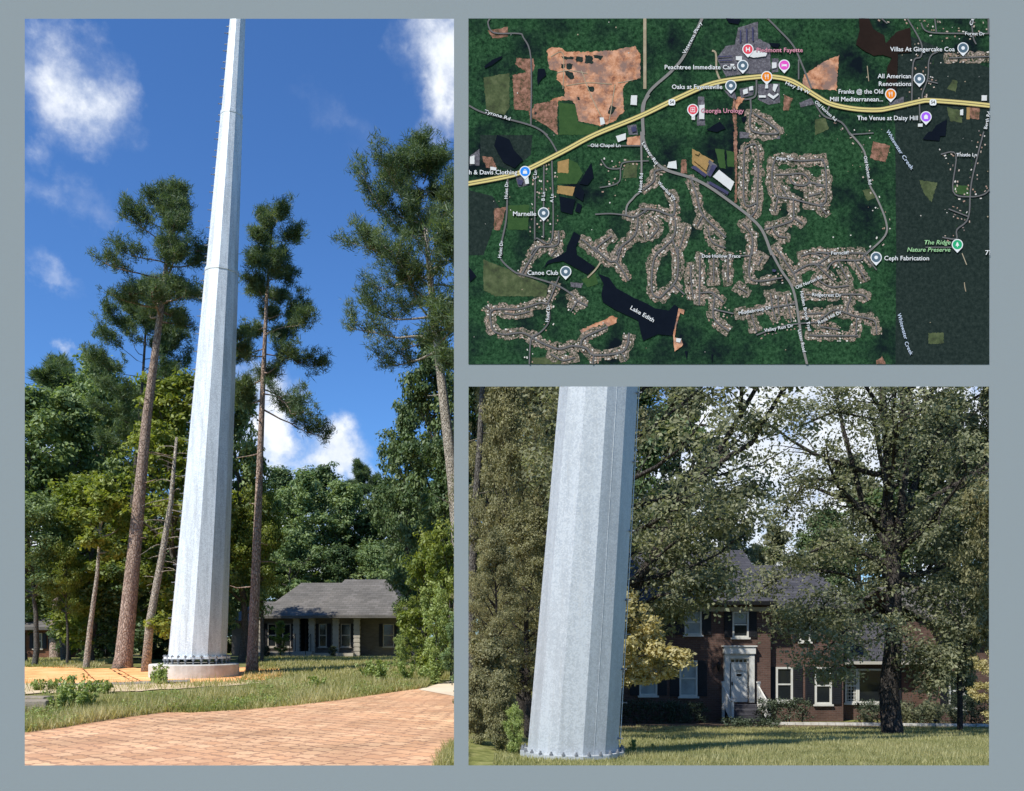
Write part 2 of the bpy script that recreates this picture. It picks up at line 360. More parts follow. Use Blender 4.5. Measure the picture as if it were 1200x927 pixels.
def needles(tips,rng,nn=24,L=.24,w=.014):
    P=np.array([t[0] for t in tips]);A=np.array([t[1] for t in tips]); n=len(P)*nn
    P=np.repeat(P,nn,0);A=np.repeat(A,nn,0)
    d=rng.normal(0,1,(n,3)); d/=np.linalg.norm(d,axis=1)[:,None]; d=d*.95+A*.45+np.array([0,0,.22]); d/=np.linalg.norm(d,axis=1)[:,None]
    b=np.cross(d,rng.normal(0,1,(n,3))); b/=np.linalg.norm(b,axis=1)[:,None]; l=(L*(.7+.6*rng.random(n)))[:,None]
    P=P+rng.normal(0,.07,(n,3))
    V=np.stack([P-b*w,P+b*w,P+d*l],1).reshape(-1,3)
    t=np.clip(np.repeat(rng.random(len(tips)),nn)*.6+.4*rng.random(n),0,1)
    return V,t
def pine(seed,H,zb,Rr,r0,path=None,lean=(0,0),nb=40,side=None,prof=None,droop=0.0,nn=24,stubs=8,tw=6,w=.016,L=.26):
    rng=np.random.default_rng(seed); tb=MB(); N=12
    if path is None: tp=[np.array((lean[0]*i/N+rng.normal(0,.02),lean[1]*i/N,H*i/N)) for i in range(N+1)]; tp[0][2]=-.2
    else: tp=[np.array(p,float) for p in path]; N=len(tp)-1
    zs=np.array([p[2] for p in tp])
    tr=[max(.03,r0*(1-.86*max(0,z)/H)) for z in zs]; tr[0]*=1.35
    tp.insert(1,tp[0]*.85+tp[1]*.15); tr.insert(1,r0*1.02); zs=np.array([p[2] for p in tp])
    tb.tube(tp,tr,12)
    def at(z):
        j=min(max(int(np.searchsorted(zs,z))-1,0),len(tp)-2); f=(z-zs[j])/(zs[j+1]-zs[j]+1e-9); return tp[j]*(1-f)+tp[j+1]*f
    tips=[]
    for i in range(nb):
        s=(i+rng.random()*.8)/nb; z=zb+(H-zb)*s*.985; p0=at(z); az=i*2.39996+rng.normal(0,.35)
        pr=prof(s) if prof else (.55+.6*math.sin(math.pi*min(1,s*1.05+.05)))*(1-.75*s**3)
        Lb=Rr*pr*(.65+.55*rng.random())
        if side is not None: Lb*=max(.3,1+side[0]*math.cos(az-side[1]))
        el=R(-6+42*s**1.5)-droop*(1-s)
        pa=curve_path(p0,(math.cos(az)*math.cos(el),math.sin(az)*math.cos(el),math.sin(el)),Lb,7,rng,.35-droop*.6,.13)
        rb=max(.018,r0*.16*(1.15-s)); tb.tube(pa,[rb*(1-.8*k/7) for k in range(8)],5,False)
        for k in range(tw):
            t=.45+.55*(k+rng.random())/tw; j=min(int(t*7),6); q=pa[j]+(pa[j+1]-pa[j])*(t*7-j)
            ax=pa[j+1]-pa[j]; ax/=np.linalg.norm(ax); sd=np.cross(ax,(0,0,1.)); sd/=np.linalg.norm(sd)+1e-9
            dd=ax*.6+sd*rng.choice([-1,1])*(.5+.5*rng.random())+np.array([0,0,.25+.3*rng.random()])
            pb=curve_path(q,dd,Lb*(.12+.16*rng.random())+.15,3,rng,.4,.15); tb.tube(pb,[rb*.4,rb*.3,rb*.22,rb*.12],4,False)
            for m_ in (1,2,3):
                a=pb[m_]-pb[m_-1]; a/=np.linalg.norm(a)+1e-9; tips.append((pb[m_],a))
                tips.append((pb[m_]+rng.normal(0,.13,3),a)); tips.append((pb[m_]+rng.normal(0,.15,3),a))
        a=pa[-1]-pa[-2]; a/=np.linalg.norm(a); tips.append((pa[-1],a))
    for i in range(stubs):
        z=H*.15+(zb-H*.15)*(i+rng.random())/stubs; az=rng.random()*6.28
        tb.tube(curve_path(at(z),(math.cos(az),math.sin(az),.1),.3+.9*rng.random(),3,rng,0,.15),[.03,.022,.015,.008],4,False)
    V,T=needles(tips,rng,nn,L,w)
    return tb.mesh('trunk',True),npmesh('crown',V,3,T)
def plant(name,meshes,mats,loc,label,cat,group=None,rz=0,sc=1.0,partnames=('trunk','crown')):
    e=empty(name,loc,label,cat,group,rz); e.scale=(sc,sc,sc) if not isinstance(sc,tuple) else sc
    for me,mt,pn in zip(meshes,mats,partnames):
        if me.materials and me.materials[0]!=mt: me=me.copy(); me.materials.clear()
        link(pn,me,e,mt)
    return e
def gp(px,D,dz=0): x=WX(px,D); return (x,D,G(x,D)+dz)

def weed_cover():
    r=np.random.default_rng(77); C=[];CR=[]
    for k in range(620):
        s=r.random(); t=r.random()**1.3; px=-20+560*s
        d0=float(np.interp(px,[p for p,_ in EDGE],[q for _,q in EDGE])); d1=float(np.interp(px,[-60,60,150,230,290,350,420,505],[19,19.2,20,21.8,23.8,26.5,28,26])); D=d0+.05+(d1-d0)*t
        if d1<d0: continue
        if math.sin(px*.045)+math.sin(px*.017+D*.9)+r.normal(0,.5)<.1: continue
        h=.05+.10*r.random(); C.append((WX(px,D),D,G(WX(px,D),D)+h)); CR.append(.10+.12*r.random())
    V,T=leaves(C,CR,26,.05,r,.7,.3,.5)
    tag(link('weed_cover',npmesh('weed_cover',V,4,T),None,M['weed']),'low broad-leaved weeds growing through the roadside grass','ground cover',kind='stuff')
weed_cover()
# ================================================================ trees: left view
def pxpath(pts,D): 
    x0,y0=pts[0]; return [((p[0]-x0)*D/1000,0,(y0-p[1])*D/1000-(.25 if i==0 else 0)) for i,p in enumerate(pts)]
# three tall pines
plant('pine_tree',pine(11,17.9,13.0,1.75,.31,path=pxpath([(143,773),(157,640),(172,480),(190,340),(208,207)],32),nb=38,side=(.12,3.14),nn=24,w=.012,L=.17,tw=7),(M['pinebark'],M['pine']),
      gp(143,32),'tall bare-trunked pine directly left of the dead leaning stem, crown touching the steel pole','pine tree','tall pines around the pole')
plant('pine_tree',pine(12,16.1,9.2,2.35,.19,path=pxpath([(295,776),(302,600),(308,440),(313,330),(320,240)],30),nb=28,side=(.42,0),prof=lambda s:1.0-.82*s,droop=.25,nn=40,tw=6,w=.011,L=.18),(M['pinebark'],M['pine']),
      gp(295,30),'slender pine just right of the tall steel pole with sparse drooping branches','pine tree','tall pines around the pole')
plant('pine_tree',pine(17,16.6,10.2,2.5,.28,path=pxpath([(540,772),(541,650),(531,540),(517,420),(507,330),(501,270),(499,240)],27),nb=46,side=(.08,3.14),prof=lambda s:(.75+.45*math.sin(3.1*s+.2))*(1-.72*s**3),nn=25,tw=8,w=.0115,L=.17),(M['palebark'],M['pine']),
      gp(540,27),'wide-crowned pine with a curved pale trunk at the right edge of the left view','pine tree','tall pines around the pole')
plant('pine_tree',pine(14,16.4,8.6,2.3,.16,path=pxpath([(148,770),(152,600),(165,440),(172,330)],37),nb=36,nn=30,w=.014,L=.17,tw=7),(M['greybark'],M['pine']),
      gp(150,37),'shorter dark pine close behind the tall bare-trunked pine','pine tree','tall pines around the pole')
# dead stem with bare twigs
def dead_stem():
    rng=np.random.default_rng(5); tb=MB(); D=30
    p=[np.array(q) for q in pxpath([(170,775),(176,715),(188,650),(200,580),(207,500)],D)]
    tb.tube(p,[.17,.14,.12,.09,.04],9)
    e=empty('dead_tree',gp(170,D),'pale bare leaning stem with dead twigs between the pine and the pole','tree')
    link('trunk',tb.mesh('trunk',True),e,M['palebark']); b=MB()
    for i in range(26):
        t=.35+.63*i/26; z=p[-1][2]*t; j=max(k for k in range(4) if p[k][2]<=z); f=(z-p[j][2])/(p[j+1][2]-p[j][2]); q=p[j]*(1-f)+p[j+1]*f
        az=rng.choice([0,3.14])+rng.normal(0,.6); b.tube(curve_path(q,(math.cos(az),math.sin(az),.15),.4+.9*rng.random(),5,rng,-.4,.12),[.022,.018,.014,.011,.008,.004],4,False)
    link('twigs',b.mesh('twigs'),e,M['palebark'])
    C=[(q[0]*D/1000,rng.normal(0,.2),q[1]*D/1000) for q in [(12,60),(20,66),(25,52),(14,50),(24,58),(8,55),(18,45),(28,44)]]
    V,T=leaves(C,[.33]*len(C),40,.15,rng); link('leaf_cluster',npmesh('leaf_cluster',V,4,T),e,M['yellow'])
dead_stem()
B1=broadleaf(21,12.5,2.9,2.2,nl=34,npc=40,leaf=.20,crad=.17)
B2=broadleaf(22,12.0,2.4,1.6,nl=34,npc=38,leaf=.19,crad=.18)
B3=broadleaf(23,14.0,3.4,3.0,nl=36,npc=40,leaf=.22,crad=.17)
B4=broadleaf(24,9.0,2.6,1.0,nl=28,npc=42,leaf=.19,crad=.19)
BS=broadleaf(25,3.2,1.45,.15,nl=22,npc=40,leaf=.13,crad=.24,r0=.05,base_flare=1)
PS=pine(26,15,6.5,2.4,.2,nb=36,nn=28,w=.02,L=.3,tw=6)
B5=broadleaf(27,9.5,2.6,4.0,nl=26,npc=50,leaf=.15,crad=.2)
BU=broadleaf(28,3.2,1.3,.3,nl=16,npc=46,leaf=.10,crad=.2,r0=.04,base_flare=1,twigs=5,side=(.4,1.0))
B6=broadleaf(29,12.0,2.8,2.0,nl=36,npc=70,leaf=.115,crad=.16)
VAR={'B1':B1,'B2':B2,'B3':B3,'B4':B4,'BS':BS,'PS':PS,'B5':B5,'BU':BU,'B6':B6}
def variants(k,mat,bark):
    key=(k,mat,bark)
    if key not in VAR:
        out=[]
        for me,mt in zip(VAR[k],(M[bark],M[mat])):
            m2=me.copy(); m2.materials.clear(); m2.materials.append(mt); out.append(m2)
        VAR[key]=tuple(out)
    return VAR[key]
nat={'B5':9.5,'BU':3.2,'B6':12.0,'B1':12.5,'B2':12.0,'B3':14.0,'B4':9.0,'BS':3.2,'PS':15.0}
def tree(k,px,D,top,mat,label,cat='tree',bark='greybark',group=None,rz=None,wide=1.0,name='leafy_tree',base=None):
    x,y,z=gp(px,D); z1=WZ(top,D); s=(z1-z)/nat[k]
    ms=variants(k,mat,bark)
    pn=('stem','foliage') if name=='shrub' else ('trunk','crown')
    return plant(name,ms,(M[bark],M[mat]),(x,y,z),label,cat,group,rnd.random()*6.28 if rz is None else rz,(s*wide,s*wide,s),pn)
GL='leafy trees behind the tall pole'
tree('B1',28,37,448,'green','mid green leafy tree at the far left edge before the round pine top',group=GL)
tree('B2',78,39,452,'green','leafy tree second from the left edge',group=GL)
tree('B4',108,36,560,'yellow','low yellow-green leafy tree just left of the tall bare-trunked pine',group=GL,wide=1.1)
tree('PS',66,47,425,'pine','round dark pine top rising behind the left leafy trees','pine tree',name='pine_tree',wide=1.3,bark='pinebark')
tree('B3',112,42,420,'green','pale-topped leafy tree left of the shorter dark pine',group=GL,wide=.8)
tree('B2',205,35,425,'yellow','bright yellow-green tree standing right behind the steel pole, left side',group=GL,wide=.95)
tree('B3',178,44,440,'green','leafy tree in the gap between the tall bare pine and the yellow-green tree',group=GL,wide=.8)
tree('B2',282,37,432,'green','leafy tree between the steel pole and the slender pine',group=GL,wide=.72)
tree('B5',306,37,575,'yellow','bright yellow-green low tree just right of the slender pine',group=GL,wide=.62)
tree('B5',258,36,590,'yellow','yellow-green low tree showing right beside the lower steel pole',group=GL)
tree('B5',40,34,590,'green','low green tree before the far-left house with the roof showing under it',group=GL,wide=1.0)
tree('B5',78,34,640,'yellow','low bright tree with high crown beside the thin pale stem',group=GL,wide=.7)
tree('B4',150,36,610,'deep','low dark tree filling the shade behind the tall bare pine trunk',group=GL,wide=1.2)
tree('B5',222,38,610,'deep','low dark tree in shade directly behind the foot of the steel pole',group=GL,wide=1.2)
# thin grey-stemmed sapling
e=plant('sapling',broadleaf(31,7.2,1.2,4.2,nl=12,npc=34,leaf=.17,crad=.28,trunkpath=pxpath([(100,770),(106,720),(114,660),(118,600),(118,545)],32),r0=.12,base_flare=1.3),
   (M['palebark'],M['yellow']),gp(100,32),'thin pale-stemmed young tree left of the tall bare-trunked pine','tree')
# dark tree mass at the right edge
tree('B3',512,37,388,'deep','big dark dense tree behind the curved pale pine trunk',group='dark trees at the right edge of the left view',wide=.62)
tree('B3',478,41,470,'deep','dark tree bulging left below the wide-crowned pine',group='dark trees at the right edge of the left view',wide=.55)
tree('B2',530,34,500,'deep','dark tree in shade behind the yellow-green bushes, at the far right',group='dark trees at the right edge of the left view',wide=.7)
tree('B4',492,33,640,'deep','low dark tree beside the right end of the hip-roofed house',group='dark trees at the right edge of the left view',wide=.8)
GB='trees beyond the hip-roofed house'
i=0
for px,D,top,k,mt,lb in [(300,70,560,'B1','deep','tree beyond the house, just right of the slender pine trunk'),(328,74,548,'B3','deep','dark round tree beyond the left end of the hip roof'),
   (352,68,552,'B1','green','mid green tree beyond the left slope of the hip roof'),(378,76,545,'B3','deep','tall dark tree beyond the middle of the hip roof'),
   (402,70,556,'B2','green','green tree beyond the roof peak'),(424,74,546,'PS','pine','pine with a visible thin trunk beyond the roof peak'),(447,72,560,'B1','deep','dark tree beyond the right end of the roof ridge'),
   (468,66,575,'B3','deep','dark tree beyond the right end of the hip roof'),(440,60,640,'B4','green','low green tree beyond the right end of the roof ridge'),(395,66,640,'B4','deep','low dark tree right behind the roof ridge'),
   (340,64,620,'B4','green','low green tree right behind the left roof slope'),(275,66,580,'B1','deep','dark tree far behind the foot of the slender pine'),(240,70,560,'B1','deep','far dark tree hidden mostly by the steel pole'),
   (490,70,560,'B1','deep','far dark tree behind the right bushes'),(520,66,560,'B1','deep','far dark tree at the right border of the left view')]:
    tree(k,px,D,top,mt,lb,'pine tree' if k=='PS' else 'tree',group=GB,name='pine_tree' if k=='PS' else 'leafy_tree')
# undergrowth
GS='shaded undergrowth shrubs'
for j,(px,D,top,lb) in enumerate([(20,48,700,'dark shrub behind the far-left house, left'),(60,50,690,'dark shrub behind the far-left house, right'),(95,44,705,'dark shrub behind the thin pale stem'),(125,42,700,'dark shrub left of the tall bare pine foot'),(150,44,690,'dark shrub right behind the tall bare pine foot'),
    (178,42,700,'dark shrub behind the foot of the dead stem'),(205,44,690,'dark shrub behind the left foot of the steel pole'),(235,46,690,'dark shrub hidden by the steel pole'),(262,62,690,'dark shrub far behind, right of the steel pole foot')]):
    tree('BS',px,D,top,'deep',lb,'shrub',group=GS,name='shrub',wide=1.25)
GR='yellow-green bushes right of the hip-roofed house'
for px,D,top,mt,lb in [(498,28,650,'yellow','tallest yellow-green bush at the right, under the dark trees'),(528,26,640,'yellow','green bush at the right border of the left view'),(486,30,712,'yellow','yellow-green bush overlapping the right end of the house'),(512,25,700,'weed','yellow-green bush in front of the tallest one'),
                 (470,27,752,'weed','small bright bush at the lawn edge right of the house'),(530,24,730,'green','low bush at the bottom right of the bushes')]:
    tree('BU',px,D,top,mt,lb,'bush',group=GR,name='shrub',wide=.72)
# ornamental tree + foundation shrubs at the left house
tree('B4',329,49.5,728,'yellow','little round ornamental tree in front of the hip-roofed house','tree',bark='darkbark',wide=.85)
for px,top,lb in [(312,758,'small round shrub left of the house steps'),(390,758,'small round shrub right of the house steps')]:
    tree('BS',px,50.3,top,'hedge',lb,'shrub',group='round shrubs at the porch',name='shrub',wide=1.1)
# ================================================================ weeds (each a plant)
def weed(seed,H,n,leafL):
    rng=np.random.default_rng(seed); tb=MB(); C=[];CR=[]
    for i in range(n):
        a=rng.random()*6.28; pa=curve_path((rng.normal(0,.05),rng.normal(0,.05),-.02),(math.cos(a)*.35,math.sin(a)*.35,1),H*(.6+.5*rng.random()),4,rng,-.1,.12)
        tb.tube(pa,[.006,.005,.004,.003,.002],4,False)
        for q in pa[1:]: C.append(q); CR.append(H*.13)
    V,T=leaves(C,CR,12,leafL,rng,1.0,.2,.42); return tb.mesh('stems'),npmesh('leaf_blades',V,4,T)
W=[weed(41,.5,12,.085),weed(42,.75,16,.095),weed(43,.35,12,.07)]
for w in W: w[0].materials.append(M['weed']); w[1].materials.append(M['weed'])
WS=[(84,17.8,1,1.0,'tallest leafy weed clump above the left end of the brick paving'),(96,17.2,0,1.1,'leafy weed clump right beside the tallest clump at left'),(72,17.0,0,1.0,'weed clump between the small kerb block and the tallest clump'),(45,22.4,2,1.0,'low weed at the left border, on the sandy strip'),
 (60,22.6,2,.9,'second low weed from the left border on the sandy strip'),(110,22,2,1.0,'low weed right of the tall clump, on sandy ground'),(122,21.6,2,1.1,'weed left of the gravel strip end'),(372,22.5,2,1.2,'brownish weed in the grass below the little round tree'),(445,25,1,1.0,'weed clump in tall grass below the right end of the house'),
 (434,26,0,1.2,'pale weed clump just left of the right bushes'),(478,25.3,1,.9,'weed clump in front of the right bushes'),(508,24.6,1,1.0,'weed clump just above the pale drive'),(188,24.5,0,1.2,'grassy weed tuft leaning against the concrete footing, left side'),(181,24.9,0,1.0,'narrow weed at the left rim of the concrete footing')]
for px,D,k,s,lb in WS:
    plant('weed',W[k],(M['weed'],M['weed']),gp(px,D),lb,'weed','leafy weeds in the roadside grass',rnd.random()*6,s*.95,('stems','leaf_blades'))
# ================================================================ trees: right view
GF='olive leafy trees left of the near pole'
def olive(px,D,top,k,mt,lb,wide,bark='darkbark'): return tree(k,px,D,top,mt,lb,group=GF,wide=wide,bark=bark)
for px,D,top,k,mt,lb,wd in [(592,21,425,'B6','olive','tall olive leafy tree with its trunk showing low behind the near pole',.55),(640,24,425,'B6','olive','tall olive tree right behind the near steel pole',.75),
    (572,27,425,'B6','olive','olive tree at the left border of the lower right view',.42),(618,17,590,'B6','olive','low olive tree just left of the near pole',1.0),(583,15.5,620,'B6','olive','low olive tree at the left border, in front',.75),
    (655,30,425,'B3','olive','deep olive tree hidden by the near pole',.8),(690,31,425,'B3','olive','olive tree right behind the right edge of the near pole',.7),(560,32,420,'B1','deep','dark tree far behind the left border of the lower right view',.6),
    (610,33,400,'B1','deep','dark tree far behind the low olive trees',.8)]:
    olive(px,D,top,k,mt,lb,wd)
plant('pine_tree',pine(15,14,9,2.0,.15,path=pxpath([(549,800),(556,600),(562,520),(566,430),(574,300)],24),nb=26,nn=16),(M['greybark'],M['pine']),gp(549,24),'thin straight pine trunk at the left border of the lower right view','pine tree')
for px,D,top,mt,lb,wd in [(560,12.8,795,'olive','broad-leaved bush in the lower left corner beside the near pole',.7),(585,12.2,800,'olive','bush between the lower left corner and the near pole',.62),(603,11.9,832,'weed','small pale bush touching the left foot of the near pole',.55),
   (572,14.5,760,'olive','taller bush behind the lower left bushes',.85),(742,12.4,868,'weed','tiny pale weed bush at the right foot of the near pole',.7),(765,13.5,872,'weed','tiny weed bush in the lawn right of the near pole',.9)]:
    tree('BS',px,D,top,mt,lb,'bush',group='bushes at the foot of the near pole',name='shrub',wide=wd)
# overhanging tree behind the pole with long limbs to the right
def lp(px,py,bpx,D,dy=0): 
    b=gp(bpx,D); return ((px-bpx)*D/1000,dy,WZ(py,D)-b[2])
D=18; b=705
ex=[([lp(735,720,b,D),lp(765,700,b,D,-.5),lp(800,695,b,D,-.9),lp(835,690,b,D,-1.0)],.05),([lp(728,740,b,D),lp(760,725,b,D,.3),lp(800,712,b,D,.6)],.04),([lp(735,690,b,D),lp(775,640,b,D,.9),lp(825,630,b,D,1.3)],.05),
    ([lp(720,800,b,D),lp(745,690,b,D),lp(790,605,b,D,.3),lp(835,545,b,D,.5),lp(868,490,b,D,.4),lp(930,380,b,D)],.12),
    ([lp(790,605,b,D,.3),lp(850,575,b,D,.8),lp(905,560,b,D,1.1)],.05),([lp(835,545,b,D,.4),lp(880,520,b,D,0),lp(915,455,b,D,-.4),lp(940,400,b,D)],.07),
    ([lp(730,700,b,D),lp(770,650,b,D,-.8),lp(815,615,b,D,-1.0),lp(860,620,b,D,-1.2)],.05),([lp(745,690,b,D),lp(800,670,b,D,.9),lp(850,660,b,D,1.2)],.05),
    ([lp(868,490,b,D),lp(862,450,b,D,-.5),lp(850,400,b,D,-.6)],.05)]
plant('leafy_tree',broadleaf(51,9.2,3.4,3.0,nl=26,npc=52,leaf=.10,r0=.22,extra=ex,crad=.15,side=(.35,0)),(M['darkbark'],M['oak']),gp(b,D),
      'tree behind the near pole whose long dark limbs reach up to the right','tree')
D=24; b=1047
ox=[([lp(1047,730,b,D),lp(990,725,b,D,-.6),lp(945,715,b,D,-1.0),lp(900,735,b,D,-1.2)],.06),([lp(1047,700,b,D),lp(1000,670,b,D,.8),lp(950,660,b,D,1.2),lp(905,690,b,D,1.4)],.07),([lp(1047,720,b,D),lp(1010,740,b,D,-1.8),lp(965,760,b,D,-2.2),lp(930,785,b,D,-2.3)],.04),([lp(1048,690,b,D),lp(1080,680,b,D,.9),lp(1110,690,b,D,1.2),lp(1130,720,b,D,1.3)],.06),([lp(1047,760,b,D),lp(1062,770,b,D,-1.0),lp(1070,800,b,D,-1.2)],.03),
    ([lp(1047,690,b,D),lp(1043,620,b,D),lp(1040,540,b,D),lp(1034,450,b,D),lp(1030,380,b,D)],.17),([lp(1047,690,b,D),lp(1050,600,b,D,-.3),lp(1056,520,b,D,-.5),lp(1056,440,b,D,-.5)],.15),
    ([lp(1048,640,b,D),lp(1068,590,b,D,.3),lp(1100,520,b,D,.6),lp(1130,475,b,D,.8),lp(1190,440,b,D,1)],.12),([lp(1045,650,b,D),lp(1015,590,b,D,.2),lp(995,500,b,D,.4),lp(985,430,b,D,.6)],.11),
    ([lp(1047,620,b,D),lp(1010,500,b,D,-.8),lp(960,495,b,D,-1.2),lp(905,520,b,D,-1.6)],.07),([lp(1047,700,b,D),lp(1015,660,b,D,-.8),lp(960,640,b,D,-1.3),lp(900,665,b,D,-1.6)],.08),
    ([lp(1047,720,b,D),lp(1005,705,b,D,-1.0),lp(950,700,b,D,-1.6),lp(915,740,b,D,-1.9)],.07),([lp(1048,680,b,D),lp(1085,700,b,D,-.9),lp(1100,740,b,D,-1.2)],.06),
    ([lp(1048,640,b,D),lp(1095,605,b,D,-.6),lp(1150,600,b,D,-1)],.07),([lp(1047,740,b,D),lp(1000,720,b,D,-1.6),lp(960,735,b,D,-2.2),lp(920,770,b,D,-2.4)],.05),
    ([lp(1047,735,b,D),lp(1065,765,b,D,-1.2),lp(1075,790,b,D,-1.4)],.04),([lp(1056,520,b,D),lp(1085,470,b,D),lp(1120,420,b,D)],.06),([lp(995,560,b,D),lp(950,560,b,D,.4),lp(925,600,b,D,.6)],.06)]
plant('oak_tree',broadleaf(52,12.0,4.3,4.4,nl=22,npc=62,leaf=.10,r0=.30,base_flare=1.75,extra=ox,crad=.13,twigs=7),(M['darkbark'],M['oak']),gp(b,D),
      'large spreading oak with a thick dark trunk on the lawn before the brick house','tree')
GK='trees framing the brick house'
for px,D,top,k,mt,lb,wd in [(1178,22,520,'B3','olive','olive tree at the right border of the lower right view',.55),(1172,25,430,'B3','oak','tall grey-green tree at the right border behind the olive one',.6),(1125,27,520,'B2','oak','grey-green tree just right of the oak trunk',.55),
   (1172,19,752,'B4','gold','low golden-leaved tree at the right border in front of the windows',.9),(740,44,430,'B3','deep','dark tree beyond the left part of the brick house',.9),(800,46,440,'B3','oak','grey-green tree beyond the brick house left of the slate roof',.75),
   (850,50,585,'B1','oak','lower grey-green tree beyond the slate roof',1.0),(905,52,615,'B1','oak','lower tree beyond the roof between the two big crowns',1.0),(960,50,595,'B1','deep','dark tree beyond the house left of the oak trunk',1.0),(1005,54,530,'B1','oak','tree beyond the house behind the oak trunk',.9),
   (1075,52,500,'B1','deep','dark tree beyond the house right of the oak trunk',1.0),(1110,50,460,'B3','oak','tree beyond the two-storey right end of the house',.8),(1190,46,540,'B3','deep','dark tree beyond the right border',.8),(1270,30,520,'B3','olive','olive tree outside the right border',1.0),(1340,38,500,'B1','deep','dark tree outside the right border',1.0),(1430,44,500,'B3','oak','grey-green tree far outside the right border',1.0),(1540,50,520,'B1','deep','dark tree farthest outside the right border',1.2),(890,60,640,'B1','deep','farthest dark tree between the two crowns',1.2),(820,58,640,'B1','deep','farthest dark tree beyond the slate roof, left',1.2)]:
    tree(k,px,D,top,mt,lb,group=GK,wide=wd,bark='darkbark')
# golden drooping small tree right of the pole
D=16.5;b=722
gx=[([lp(722,800,b,D),lp(745,770,b,D,-.2),lp(775,760,b,D,-.3),(lp(795,775,b,D,-.3))],.02),([lp(722,790,b,D),lp(745,750,b,D,.2),lp(765,745,b,D,.2)],.02),([lp(722,805,b,D),lp(750,795,b,D,.1),lp(785,790,b,D,.1)],.018),([lp(722,790,b,D),lp(750,775,b,D,.5),lp(780,775,b,D,.5)],.018)]
plant('small_tree',broadleaf(53,2.5,.95,1.35,nl=12,npc=34,leaf=.085,r0=.04,extra=gx,crad=.2,base_flare=1.1),(M['greybark'],M['gold']),gp(b,D),'small golden-leaved tree spreading right of the near pole','tree')
# hedges: clipped shrubs along the house
def hedge(seed,L,Dp,H,leafs=.07):
    rng=np.random.default_rng(seed); n=int(L*Dp*H*90)+60
    C=np.c_[rng.random(n)*L-L/2,rng.random(n)*Dp-Dp/2,rng.random(n)**.7*H*.92+.03]
    V,T=leaves(C,[.16]*n,18,leafs,rng,.8); st=MB()
    for i in range(max(2,int(L/.5))):
        st.tube([(-L/2+.25+i*.5,0,-.05),(-L/2+.27+i*.5,.02,H*.6)],[.03,.015],5)
    st.tube([(-L/2+.2,0,.0),(L/2-.2,.0,.0)],[.02,.02],5)
    return st.mesh('stem'),npmesh('foliage',V,4,T)
for px,w,D,H,lb in [(755,70,33.2,.95,'dark hedge under the lower left window of the brick house'),(805,45,33.4,.85,'dark hedge left of the front steps'),(918,62,32.8,1.0,'dark hedge right of the front steps'),
   (1035,60,32.6,.95,'dark hedge under the bay window'),(1090,36,32.6,.8,'dark hedge right of the oak trunk'),(1140,50,32.4,1.25,'tallest clipped hedge at the right end of the house'),(880,66,29.6,.28,'low spreading groundcover mound in front of the steps')]:
    plant('hedge',hedge(px,w*D/1000,.8,H),(M['darkbark'],M['hedge']),gp(px,D),lb,'hedge','clipped hedges along the brick house',partnames=('stem','foliage'))
for px,H,lb in [(1068,.85,'pale leggy shrub beside the oak trunk'),(1096,.95,'pale leggy shrub with white-green leaves right of the oak trunk'),(1122,.8,'pale leggy shrub in front of the tallest hedge'),(1018,.6,'small pale shrub left of the oak trunk')]:
    s=H/.75; plant('shrub',W[1],(M['oak'],M['oak']),gp(px,31.4),lb,'shrub','pale leggy shrubs by the oak',rnd.random()*6,s,('stems','leaf_blades'))
